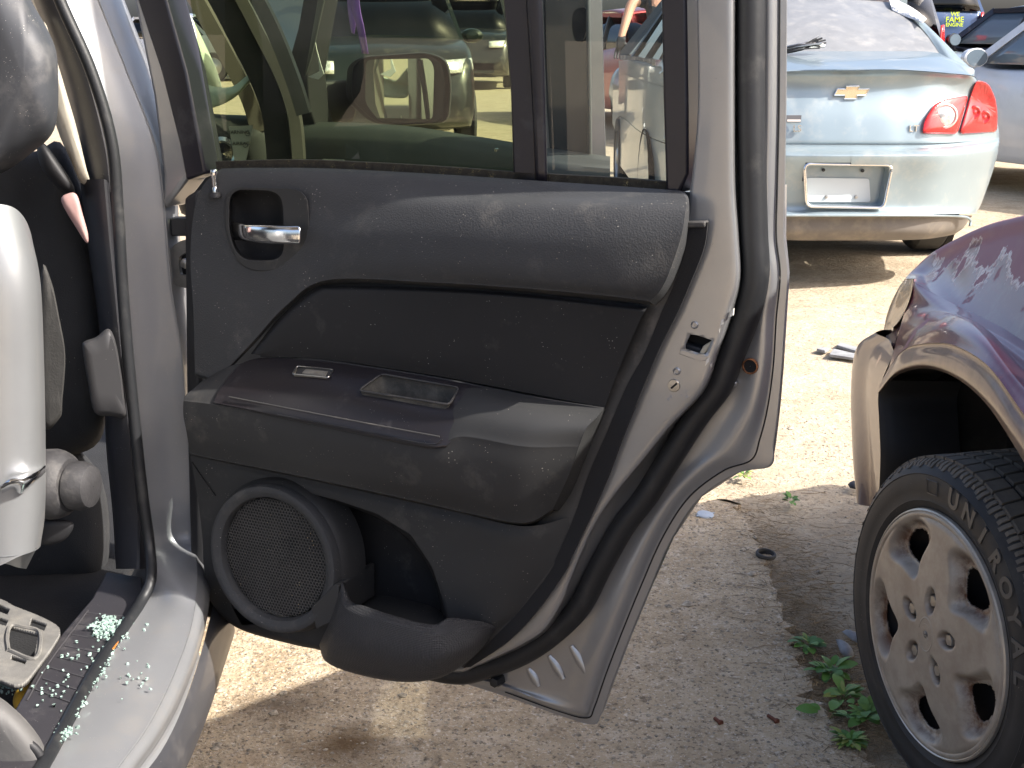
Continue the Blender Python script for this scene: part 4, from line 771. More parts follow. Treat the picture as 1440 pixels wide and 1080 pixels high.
# ================================================================ MAROON HATCHBACK AT THE RIGHT
hat = empty('hatchback', (1.55, 1.2, 0), 0, 'maroon hatchback with peeling clear coat and dusty five spoke wheel, front end at right', 'car')
def peel_paint(name):
    m = bpy.data.materials.new(name); m.use_nodes = True; t = m.node_tree; n = t.nodes; L = t.links; b = n['Principled BSDF']
    tc = n.new('ShaderNodeTexCoord'); sx = n.new('ShaderNodeSeparateXYZ'); L.new(tc.outputs['Object'], sx.inputs[0])
    def nz(s, d=6, r=.55):
        q = n.new('ShaderNodeTexNoise'); q.inputs['Scale'].default_value = s; q.inputs['Detail'].default_value = d; q.inputs['Roughness'].default_value = r; L.new(tc.outputs['Object'], q.inputs['Vector']); return q.outputs[0]
    def mth(op, a, b_):
        q = n.new('ShaderNodeMath'); q.operation = op
        for i, v in enumerate((a, b_)):
            if isinstance(v, (int, float)): q.inputs[i].default_value = v
            else: L.new(v, q.inputs[i])
        return q.outputs[0]
    def mr(v, a, b_, c=0., d=1.):
        q = n.new('ShaderNodeMapRange'); q.inputs['From Min'].default_value = a; q.inputs['From Max'].default_value = b_; q.inputs['To Min'].default_value = c; q.inputs['To Max'].default_value = d; L.new(v, q.inputs['Value']); return q.outputs[0]
    # height of the ragged edge where the clear coat has flaked off (higher = flaked)
    e = mth('ADD', sx.outputs[2], mth('MULTIPLY', mth('SUBTRACT', nz(9, 7, .62), .5), .30))
    e = mth('ADD', e, mth('MULTIPLY', mth('SUBTRACT', sx.outputs[1], 2.9), .10))
    flaked = mr(e, .835, .838)
    patch = mr(nz(5.5, 7, .6), .615, .62)    # islands lower down
    fl = mth('MAXIMUM', flaked, patch)
    rim = mth('MULTIPLY', mr(e, .820, .834), mr(e, .839, .836))
    c1 = n.new('ShaderNodeMix'); c1.data_type = 'RGBA'; L.new(fl, c1.inputs[0]); c1.inputs[6].default_value = (.15, .022, .042, 1); c1.inputs[7].default_value = (.25, .095, .125, 1)
    c2 = n.new('ShaderNodeMix'); c2.data_type = 'RGBA'; L.new(rim, c2.inputs[0]); L.new(c1.outputs[2], c2.inputs[6]); c2.inputs[7].default_value = (.62, .5, .5, 1)
    du = mr(nz(14, 8, .7), .5, .85, 0, .35); c3 = n.new('ShaderNodeMix'); c3.data_type = 'RGBA'; L.new(du, c3.inputs[0]); L.new(c2.outputs[2], c3.inputs[6]); c3.inputs[7].default_value = (.32, .26, .22, 1)
    L.new(c3.outputs[2], b.inputs['Base Color']); L.new(mr(fl, 0, 1, .28, .52), b.inputs['Roughness']); L.new(mr(fl, 0, 1, .6, .06), b.inputs['Coat Weight'])
    b.inputs['Coat Roughness'].default_value = .06; b.inputs['Metallic'].default_value = .05
    bu = n.new('ShaderNodeBump'); bu.inputs['Strength'].default_value = .5; bu.inputs['Distance'].default_value = .0012; L.new(mth('MAXIMUM', rim, mth('MULTIPLY', fl, -.6)), bu.inputs['Height']); L.new(bu.outputs[0], b.inputs['Normal'])
    return m
m_mar = peel_paint('peeling maroon paint')
m_mar2 = M('dusty maroon paint', (.13, .035, .05), .3, .2, .9, var=.15, vs=5, dust=(.3, (.30, .24, .18), 6))
m_lipsheen = M('arch lip ground sheen', (.20, .135, .105), .5, .1, .4, var=.25, vs=14, dust=(.45, (.36, .29, .21), 10), bump=(60, .2, .002))  # beige colour stands in for sunlit ground reflected in the lip
def px3(l): return [at(x, y, X=X_) if X_ < 1.05 and x > 900 else Vector((x, y, X_)) for x, y, X_ in l]
def aX(l): return [at(x, y, X=X_) for x, y, X_ in l]
W3 = lambda *l: [Vector(q) for q in l]
hood = [W3((1.55, 3.28, .74), (1.55, 3.18, .83), (1.55, 2.95, .915), (1.55, 2.7, .965), (1.55, 2.5, .99), (1.55, 2.3, 1.01), (1.55, 2.1, 1.03), (1.55, 1.9, 1.05)),
        W3((1.20, 3.2, .755), (1.20, 3.08, .84), (1.20, 2.9, .905), (1.18, 2.7, .945), (1.16, 2.5, .97), (1.15, 2.3, .99), (1.14, 2.1, 1.01), (1.14, 1.9, 1.03)),
        aX([(1286, 391, .90), (1297, 374, .94), (1322, 352, .965), (1360, 331, .975), (1400, 314, .975), (1440, 304, .975), (1500, 292, .97), (1580, 285, .96)]),
        aX([(1286, 392, .875), (1302, 386, .915), (1327, 370, .935), (1362, 352, .94), (1402, 340, .94), (1440, 334, .94), (1500, 334, .935), (1580, 345, .93)]),
        aX([(1285, 394, .86), (1306, 398, .885), (1334, 396, .90), (1368, 394, .90), (1406, 398, .90), (1440, 404, .90), (1500, 422, .90), (1580, 450, .90)]),
        aX([(1285, 396, .85), (1309, 410, .858), (1340, 427, .862), (1370, 441, .864), (1408, 460, .864), (1440, 480, .864), (1500, 515, .864), (1580, 565, .864)])]
loft('hood_and_fender', hood, m_mar, hat, nu=90, sv=6, sharp=60)
fen = [aX([(1285, 396, .85), (1309, 410, .858), (1340, 427, .862), (1370, 441, .864), (1408, 460, .864), (1440, 480, .864), (1500, 515, .864), (1580, 565, .864)]),
       aX([(1282, 402, .848), (1305, 419, .842), (1336, 436, .84), (1368, 450, .84), (1406, 472, .84), (1440, 494, .84), (1500, 532, .84), (1580, 590, .84)]),
       aX([(1275, 428, .838), (1297, 436, .828), (1330, 441, .824), (1364, 453, .824), (1404, 482, .822), (1440, 510, .822), (1500, 553, .822), (1580, 615, .822)]),
       aX([(1262, 474, .805), (1287, 457, .795), (1322, 445, .790), (1352, 444, .788), (1392, 467, .786), (1440, 522, .786), (1500, 580, .786), (1580, 650, .786)]),
       aX([(1256, 497, .78), (1281, 474, .762), (1319, 460, .752), (1350, 461, .748), (1390, 485, .744), (1440, 545, .742), (1500, 612, .742), (1570, 690, .742)]),
       aX([(1250, 516, .77), (1274, 490, .745), (1314, 482, .735), (1348, 488, .730), (1391, 516, .726), (1438, 580, .724), (1490, 650, .724), (1545, 740, .724)])]
loft('wheel_flare', fen, m_mar, hat, nu=90, sv=6, sharp=60)
lipr = [fen[-1], aX([(1248, 520, .772), (1272, 493, .748), (1313, 486, .739), (1347, 492, .734), (1390, 520, .730), (1436, 584, .728), (1487, 654, .728), (1541, 742, .728)]),
        aX([(1238, 540, .768), (1264, 512, .742), (1306, 500, .732), (1345, 510, .727), (1388, 542, .723), (1430, 600, .721), (1475, 668, .721), (1515, 755, .721)]),
        aX([(1234, 553, .768), (1260, 524, .742), (1300, 513, .732), (1343, 526, .727), (1386, 560, .723), (1426, 614, .721), (1464, 680, .721), (1498, 765, .721)]),
        aX([(1236, 556, .79), (1262, 528, .765), (1301, 518, .757), (1343, 531, .752), (1384, 565, .748), (1422, 620, .746), (1458, 686, .746), (1490, 770, .746)])]
loft('arch_lip', lipr, m_lipsheen, hat, nu=90, sv=4, sharp=60)
arch0 = lipr[-1]
loft('wheel_liner', [arch0, [p + Vector((.03, .0, .03)) for p in arch0], [p + Vector((.12, .0, .035)) for p in arch0], [Vector((1.02, p.y + (p.y - 2.25) * .1, p.z + .05)) for p in arch0], [Vector((1.04, p.y * .2 + 2.3 * .8, p.z * .2 + .3 * .8)) for p in arch0]], M('brown black liner', (.030, .026, .022), .9, var=.3, vs=8, dust=(.3, (.12, .1, .08), 6)), hat, nu=50, sv=4)
# front bumper
bum = [aX([(1234, 553, .768), (1244, 528, .772), (1254, 505, .78), (1262, 480, .80)]) , ]
bmp = [px3([(1258, 496, .782), (1250, 478, .80), (1241, 464, .84), (1.15, 3.42, .60), (1.55, 3.62, .62)]),
       px3([(1250, 512, .774), (1231, 492, .795), (1216, 481, .83), (1.15, 3.52, .555), (1.55, 3.72, .555)]),
       px3([(1241, 533, .770), (1222, 520, .785), (1208, 508, .82), (1.15, 3.53, .50), (1.55, 3.74, .50)]),
       px3([(1235, 556, .768), (1219, 553, .780), (1206, 550, .81), (1.15, 3.50, .44), (1.55, 3.70, .44)]),
       px3([(1236, 590, .768), (1221, 592, .776), (1207, 595, .80), (1.15, 3.44, .38), (1.55, 3.52, .38)]),
       px3([(1238, 640, .770), (1224, 645, .776), (1210, 648, .79), (1.15, 3.36, .30), (1.55, 3.44, .30)]),
       px3([(1236, 700, .776), (1226, 712, .780), (1217, 702, .785), (1.15, 3.28, .235), (1.55, 3.36, .235)])]
loft('front_bumper', bmp, M('bumper maroon', (.16, .105, .085), .4, .1, .5, var=.2, vs=5, dust=(.4, (.33, .27, .2), 5)), hat, nu=50, sv=6, sharp=60)
loft('bumper_return', [[r[0] for r in bmp[2:]], [r[0] + Vector((.03, -.015, .0)) for r in bmp[2:]], [r[0] + Vector((.16, -.02, .0)) for r in bmp[2:]]], m_black, hat, nu=30, sv=3)
loft('bumper_groove', [aX([(1257, 497, .779), (1246, 492, .789), (1234, 506, .782), (1222, 545, .778)]), aX([(1259, 499, .779), (1249, 494, .789), (1237, 507, .782), (1225, 548, .778)])], m_mar2, hat, nu=20, sv=2)
# nose between head lamp and bumper, head lamp
loft('nose_panel', [W3((1.55, 3.28, .74), (1.55, 3.36, .66), (1.55, 3.42, .60)), W3((1.15, 3.22, .745), (1.15, 3.30, .66), (1.15, 3.38, .60)), aX([(1286, 396, .90), (1272, 440, .91), (1256, 474, .89)]), aX([(1284, 397, .858), (1272, 445, .83), (1256, 492, .79)])], m_mar2, hat, nu=20, sv=5)
hl = [aX([(1284, 392, .855), (1282, 410, .842), (1275, 432, .832), (1264, 452, .825), (1252, 464, .822)]), aX([(1276, 392, .872), (1267, 404, .868), (1257, 424, .860), (1250, 444, .850), (1247, 462, .835)]), W3((1.02, 3.16, .77), (1.04, 3.24, .73), (1.05, 3.28, .70), (1.04, 3.30, .66), (1.0, 3.28, .63))]
loft('head_lamp', hl, M('yellowed lamp lens', (.62, .45, .26), .25, 0, .6, var=.15, vs=10), hat, nu=24, sv=6)
loft('liner_front', [[at(1236, 556, X=.79), at(1236, 600, X=.785), at(1238, 650, X=.785), at(1236, 705, X=.785)], [Vector((1.03, 2.85, .62)), Vector((1.03, 2.85, .5)), Vector((1.03, 2.8, .35)), Vector((1.03, 2.78, .22))]], bpy.data.materials['brown black liner'], hat, nu=10, sv=4)
loft('fender_corner', [aX([(1285, 396, .853), (1277, 428, .842), (1266, 456, .832), (1254, 468, .83), (1246, 472, .835)]), aX([(1284, 400, .849), (1275, 430, .838), (1262, 474, .806), (1255, 488, .795), (1248, 486, .80)])], m_mar2, hat, nu=24, sv=4)
# rest of the body behind the frame edge: side, cowl, greenhouse
def side(y0, y1, z0, z1, x, t=.05): return prism([Vector((x, y0, z0)), Vector((x, y1, z0)), Vector((x, y1, z1)), Vector((x, y0, z1))], Vector((1, 0, 0)), t)
back = [W3((.80, 1.86, .30), (.76, 1.86, .45), (.755, 1.86, .70), (.80, 1.86, .90), (.90, 1.88, 1.02)), W3((.78, 1.2, .26), (.755, 1.2, .45), (.75, 1.2, .7), (.79, 1.2, .92), (.85, 1.2, 1.04)), W3((.78, 0, .26), (.755, 0, .45), (.75, 0, .7), (.79, 0, .92), (.85, 0, 1.06)), W3((.80, -1.2, .28), (.77, -1.2, .45), (.77, -1.2, .7), (.80, -1.2, .92), (.86, -1.2, 1.06))]
loft('body_side', back, m_mar2, hat, nu=20, sv=5)
m_glass3 = glass('dark tinted glass', (.16, .17, .16))  # tint darkened so the hatchback's unseen windows shade the ground
box('bay_light_block', (1.55, 2.72, .55), (1.04, 1.1, .46), m_black, hat, bevel=.03)  # plain box added under the hood to block sunlight
box('nose_light_block', (1.55, 3.2, .47), (1.16, .42, .36), m_black, hat, bevel=.02)  # box added to cover the sunlit inside of the bumper
box('dashboard', (1.55, 1.75, .9), (1.3, .35, .3), m_black, hat, bevel=.05)  # unseen dashboard and seats, put in so the cabin shades the ground
for x_ in (1.2, 1.9):
    box('car_seat', (x_, .75, .95), (.48, .22, .75), m_black, hat, bevel=.07); box('headrest', (x_, .70, 1.42), (.26, .12, .2), m_black, hat, bevel=.05)
loft('windscreen', [W3((.88, 2.25, 1.0), (1.55, 2.32, 1.03), (2.22, 2.25, 1.0)), W3((.98, 1.58, 1.55), (1.55, 1.66, 1.58), (2.12, 1.58, 1.55))], m_glass3, hat, nu=16, sv=4)  # unseen; base set forward for its shadow on the ground
loft('cabin_roof', [W3((.97, 1.60, 1.54), (1.2, 1.64, 1.59), (1.55, 1.66, 1.61), (1.9, 1.64, 1.59), (2.13, 1.60, 1.54)), W3((.96, .4, 1.57), (1.2, .4, 1.64), (1.55, .4, 1.655), (1.9, .4, 1.64), (2.14, .4, 1.57)), W3((.98, -1.1, 1.52), (1.2, -1.2, 1.58), (1.55, -1.2, 1.60), (1.9, -1.2, 1.58), (2.12, -1.1, 1.52))], m_mar2, hat, nu=16, sv=6, solid=-.02)
for y0, y1, n_ in ((2.0, 1.56, 'windscreen_post'), (.55, .42, 'door_post'), (-.55, -.68, 'door_post')):
    sweep(n_, [Vector((.87, y0 + (.22 if y0 > 1.5 else 0), 1.03)), Vector((.98, y1, 1.53))], rect(.03, .03), Vector((1, 0, 0)), m_mar2, hat, n=4)
V, Fc = prism(W3((.875, 2.15, 1.03), (.965, 1.55, 1.53), (.955, -1.1, 1.52), (.865, -1.2, 1.05)), Vector((1, 0, 0)), .004); mk('side_window', V, Fc, m_glass3, hat)
V, Fc = prism(W3((.80, 1.9, .28), (2.3, 1.9, .28), (2.3, -1.2, .28), (.80, -1.2, .28)), UP, .05); mk('underbody', V, Fc, m_black, hat)
loft('far_fender', [[Vector((3.1 - p.x, p.y, p.z)) for p in r] for r in (hood[1], hood[2], hood[3], hood[5], fen[3], fen[5])], m_mar, hat, nu=30, sv=3)
V, Fc = side(1.9, -1.2, .28, 1.05, 2.3); mk('far_side', V, Fc, m_mar2, hat)
# wheel
WC = Vector((.727, 2.244, .30)); wn = Vector((math.sin(math.radians(255)), math.cos(math.radians(255)), 0)); wa = Vector((-wn.y, wn.x, 0)) * 1.0
if wa.x < 0: wa = -wa                       # local x runs to the right in the photo
def wp(r, th, h): return WC + wa * (r * math.cos(th)) + UP * (r * math.sin(th)) + wn * h
def wgrid(name, prof, mat, parent, n=96):
    g = [[wp(r, 2 * math.pi * i / n, h) for i in range(n)] for r, h in prof]; V, Fc = gmesh(g, wrap=True); return mk(name, V, Fc, mat, parent, 40)
m_tyre = M('worn tyre rubber', (.022, .021, .021), .62, var=.2, vs=12, dust=(.25, (.10, .09, .075), 9), speck=[(160, .07, (.2, .18, .15))], bump=[(40, .1, .002), (500, .2, .0006)])
m_tread = M('dusty tread rubber', (.12, .107, .09), .85, var=.3, vs=30, dust=(.4, (.2, .17, .13), 20), bump=(300, .3, .001))
wheel = wgrid('wheel', [(.200, -.012), (.207, .000), (.214, .006), (.226, .0115), (.228, .0125), (.230, .0115), (.245, .0145), (.262, .0150), (.272, .0125), (.274, .0135), (.276, .0115), (.284, .006), (.291, -.003), (.2955, -.014), (.2958, -.03), (.2965, -.10), (.2958, -.17), (.2955, -.186), (.28, -.2), (.2, -.19), (.2, -.012)], m_tyre, hat)
th0 = 2 * math.pi / 64
def block(s0, s1, k, skew=0., w=.82, r0=.2935, r1=.3025):
    V = []
    for r in (r0, r1):
        q = .0 if r == r0 else .0012
        for s, sk in ((s0, 0), (s1, skew)):
            sg = 1 if s == s1 else -1
            for t in (-.5 * w, .5 * w): V.append(wp(r, k * th0 + (t + sk) * th0 * (1 - q * 20), s - sg * q * (-1 if s0 > s1 else 1)))
    return V, [(0, 1, 3, 2), (4, 6, 7, 5), (0, 4, 5, 1), (1, 5, 7, 3), (3, 7, 6, 2), (2, 6, 4, 0)]
rowsT = ((-.012, -.052, .25, .84), (-.060, -.096, .2, .8), (-.104, -.140, -.2, .8), (-.148, -.186, -.25, .84)); rest = [[], []]
for ri, (s0, s1, sk, w) in enumerate(rowsT):
    proto = None
    for k in range(64):
        vis = 3 <= k + (ri % 2) * .5 <= 27 and ri < 3
        if vis:
            if proto is None:
                V, Fc = block(s0, s1, 0, sk, w); V = [v - WC for v in V]; proto = mk('tread_block', V, Fc, m_tread, None, 30); me = proto.data; COL.objects.unlink(proto); bpy.data.objects.remove(proto); proto = me
            o = bpy.data.objects.new('tread_block', proto); put(o, wheel); o.location = WC; o.rotation_mode = 'QUATERNION'
            from mathutils import Quaternion
            ax_ = wa.cross(UP); o.rotation_quaternion = Quaternion(ax_, (k + (ri % 2) * .5) * th0)
        else:
            V, Fc = block(s0, s1, k + (ri % 2) * .5, sk, w); b0_ = len(rest[0]); rest[0] += V; rest[1] += [tuple(b0_ + i for i in f) for f in Fc]
o = mk('tread_blocks_round_the_rest', *rest, m_tread, wheel, 30); o['kind'] = 'stuff'
V = []; Fc = []
for k in range(150):
    a0 = 2 * math.pi * k / 150; b0_ = len(V); L_ = .012 + .005 * (k % 3)
    for r, h in ((.297, -.016), (.2975, -.010), (.2925, -.0005), (.297 - L_, .0075), (.297 - L_, .001), (.29, -.012)):
        for t in (-.30, .30): V.append(wp(r, a0 + t * 2 * math.pi / 150, h))
    Fc += [(b0_ + 2 * i, b0_ + 2 * i + 1, b0_ + (2 * i + 3) % 12, b0_ + (2 * i + 2) % 12) for i in range(6)] + [tuple(b0_ + 2 * i for i in range(6)), tuple(b0_ + 2 * i + 1 for i in range(5, -1, -1))]
o = mk('shoulder_lugs', V, Fc, m_tread, wheel, 30); o['kind'] = 'stuff'
def on_wheel(txt, th, r, size, h, mat, name, bold=.0, sx=1.):
    me = text_mesh(txt, size, .0012, bold, mat); c = wp(r, th, h); er = (wa * math.cos(th) + UP * math.sin(th)); et = wa * math.sin(th) - UP * math.cos(th)
    for v in me.vertices: v.co = c + et * v.co.x * sx + er * v.co.y + wn * v.co.z
    return put(bpy.data.objects.new(name, me), wheel)
m_let = M('raised tyre lettering', (.075, .072, .068), .45, dust=(.2, (.12, .11, .1), 20))
for i, ch in enumerate('UNIROYAL'):
    on_wheel(ch, math.radians(82 - 10.6 * i), .253, .044, .0150, m_let, 'tyre_letter', .0016, 1.0)
for s in (0, 1):
    q = [wp(r, math.radians(a), .0158) for r, a in ((.243, 93), (.243, 100), (.266, 100), (.266, 93), (.243, 93))]
if 1: tube('sidewall_mark', q, .0008, m_let, wheel, n=0, k=5)
wgrid('brake_disc_and_rim', [(.208, -.004), (.195, -.03), (.17, -.045), (.10, -.050), (.06, -.04), (.0005, -.04)], M('dark steel wheel', (.045, .038, .036), .6, .3, var=.3, vs=20, dust=(.3, (.12, .08, .05), 15)), wheel, 48)
# hubcap
NT = 300; NR = 90; ring_r = [.006 + (.2085 - .006) * i / (NR - 1) for i in range(NR)]; rustv = []
def sstep(a, b_, x): t = max(0, min(1, (x - a) / (b_ - a))); return t * t * (3 - 2 * t)
def opening(r, th):                         # signed measure: >0 inside the opening's dish
    d = ((math.degrees(th) - 50 + 36) % 72) - 36; c = (r - .150) / .040; e = d / (10.5 + 10 * sstep(.11, .18, r)); return 1 - (c * c + e * e)
def lugp(r, th):
    d = ((math.degrees(th) - 86 + 36) % 72) - 36; x = r * math.cos(math.radians(d)) - .062; y = r * math.sin(math.radians(d)); return 1 - ((x / .025) ** 2 + (y / (.0165 + .1 * max(0, x) * 0)) ** 2)
g = []; ru = []
for r in ring_r:
    row = []
    for i in range(NT):
        th = 2 * math.pi * i / NT; o_ = opening(r, th); l_ = lugp(r, th)
        h = .012 + .010 * (1 - (r / .2085) ** 2) - .004 * sstep(.19, .205, r)
        h -= .020 * sstep(-1.1, .25, o_) * (1 - sstep(.192, .2, r)); h -= .016 * sstep(-.05, .30, l_)
        if r > .200: h += .004 * math.sin(min(1, (r - .200) / .0085) * math.pi)
        row.append(wp(r, th, h)); ru.append(max(sstep(-1.2, .2, o_) * (1 - sstep(.196, .203, r)), .85 * sstep(-.2, .3, l_), .22))
    g.append(row)
V, Fc = gmesh(g, wrap=True); Fc2 = []
for f in Fc:
    c = sum((V[k] for k in f), Vector()) / 4 - WC; x = c.dot(wa); y = c.z; r = math.hypot(x, y); th = math.atan2(y, x)
    if opening(r, th) > .42: continue
    Fc2.append(f)
Fc2.append(tuple(range(NT)))
m_hub = bpy.data.materials.new('dusty champagne hubcap'); m_hub.use_nodes = True; t_ = m_hub.node_tree; n_ = t_.nodes; b_ = n_['Principled BSDF']
b_.inputs['Metallic'].default_value = .3; b_.inputs['Roughness'].default_value = .48
at_ = n_.new('ShaderNodeAttribute'); at_.attribute_name = 'rust'; tc_ = n_.new('ShaderNodeTexCoord'); nz_ = n_.new('ShaderNodeTexNoise'); nz_.inputs['Scale'].default_value = 24; nz_.inputs['Detail'].default_value = 8; nz_.inputs['Roughness'].default_value = .68
t_.links.new(tc_.outputs['Object'], nz_.inputs['Vector'])
mu_ = n_.new('ShaderNodeMath'); mu_.operation = 'MULTIPLY'; t_.links.new(at_.outputs['Fac'], mu_.inputs[0]); mr_ = n_.new('ShaderNodeMapRange'); mr_.inputs['From Min'].default_value = .40; mr_.inputs['From Max'].default_value = .60; t_.links.new(nz_.outputs[0], mr_.inputs['Value']); t_.links.new(mr_.outputs[0], mu_.inputs[1])
nz2 = n_.new('ShaderNodeTexNoise'); nz2.inputs['Scale'].default_value = 9; nz2.inputs['Detail'].default_value = 8; t_.links.new(tc_.outputs['Object'], nz2.inputs['Vector'])
mx_ = n_.new('ShaderNodeMix'); mx_.data_type = 'RGBA'; t_.links.new(nz2.outputs[0], mx_.inputs[0]); mx_.inputs[6].default_value = (.27, .23, .18, 1); mx_.inputs[7].default_value = (.50, .45, .385, 1)
mx2 = n_.new('ShaderNodeMix'); mx2.data_type = 'RGBA'; t_.links.new(mu_.outputs[0], mx2.inputs[0]); t_.links.new(mx_.outputs[2], mx2.inputs[6]); mx2.inputs[7].default_value = (.10, .045, .025, 1); t_.links.new(mx2.outputs[2], b_.inputs['Base Color'])
me = bpy.data.meshes.new('hubcap'); me.from_pydata([tuple(v) for v in V], [], Fc2); me.materials.append(m_hub)
a_ = me.attributes.new('rust', 'FLOAT', 'POINT'); a_.data.foreach_set('value', ru)
for p in me.polygons: p.use_smooth = True
hub = bpy.data.objects.new('hubcap', me); put(hub, wheel); md = hub.modifiers.new('s', 'SOLIDIFY'); md.thickness = .003
wgrid('hubcap_rim', [(.2055, .006), (.2075, .0125), (.2105, .0145), (.2135, .0125), (.2145, .007)], M('worn rim edge', (.5, .46, .4), .35, .6, var=.3, vs=12), wheel)
m_nut = M('grey lug nut', (.33, .31, .28), .4, .7, var=.2, vs=60)
for k in range(5):
    th = math.radians(86 + 72 * k); c = wp(.062, th, .004)
    lathe('lug_nut', [(.0115, 0), (.0115, .011), (.0095, .015), (.004, .0155), (.0005, .0158)], c, wn, m_nut, wheel, 6)
# hub emblem: a raised oval with two curled strokes
ov = [wp(math.hypot(.021 * math.cos(t), .030 * math.sin(t)), math.atan2(.030 * math.sin(t), .021 * math.cos(t)), .0235) for t in [2 * math.pi * i / 32 for i in range(33)]]
tube('hub_emblem', ov, .0022, m_hub, wheel, n=0, k=6)
for dy in (.010, -.011):
    cu = [WC + wa * (.010 * math.cos(a)) + UP * (dy + .0085 * math.sin(a)) + wn * .0232 for a in [math.radians(x) for x in range(-40, 250, 20)]]
    tube('hub_emblem_stroke', cu, .0021, m_hub, wheel, n=0, k=6)
# ================================================================ OTHER VEHICLES
m_rtyre = M('plain tyre', (.02, .02, .02), .8, var=.2, vs=10)
m_alloy = M('alloy', (.4, .4, .4), .35, .8)
m_red = M('red lamp lens', (.55, .012, .012), .12, 0, .8, var=.2, vs=30)
m_redd = M('dark red lamp', (.30, .006, .008), .15, 0, .8, var=.2, vs=40)
m_dglass = M('dark car glass', (.03, .035, .038), .06, 0, 0, spec=.8)
m_blk2 = M('black trim', (.02, .02, .02), .5)
def wheel_at(car, c, r, axis, w=.2, local=True, detail=True):
    a = Vector(axis); c = Vector(c)
    t = lathe('wheel', [(r * .62, w / 2), (r * .9, w / 2), (r * .985, w / 2 - .03), (r, 0), (r * .985, -w / 2 + .03), (r * .9, -w / 2), (r * .62, -w / 2)], c, a, m_rtyre, car, 28, local=local)
    lathe('rim', [(r * .64, w / 2 - .004), (r * .6, w / 2 - .03), (r * .25, w / 2 - .02), (r * .16, w / 2), (.001, w / 2)], c, a, m_alloy, t, 20, local=local)
    return t
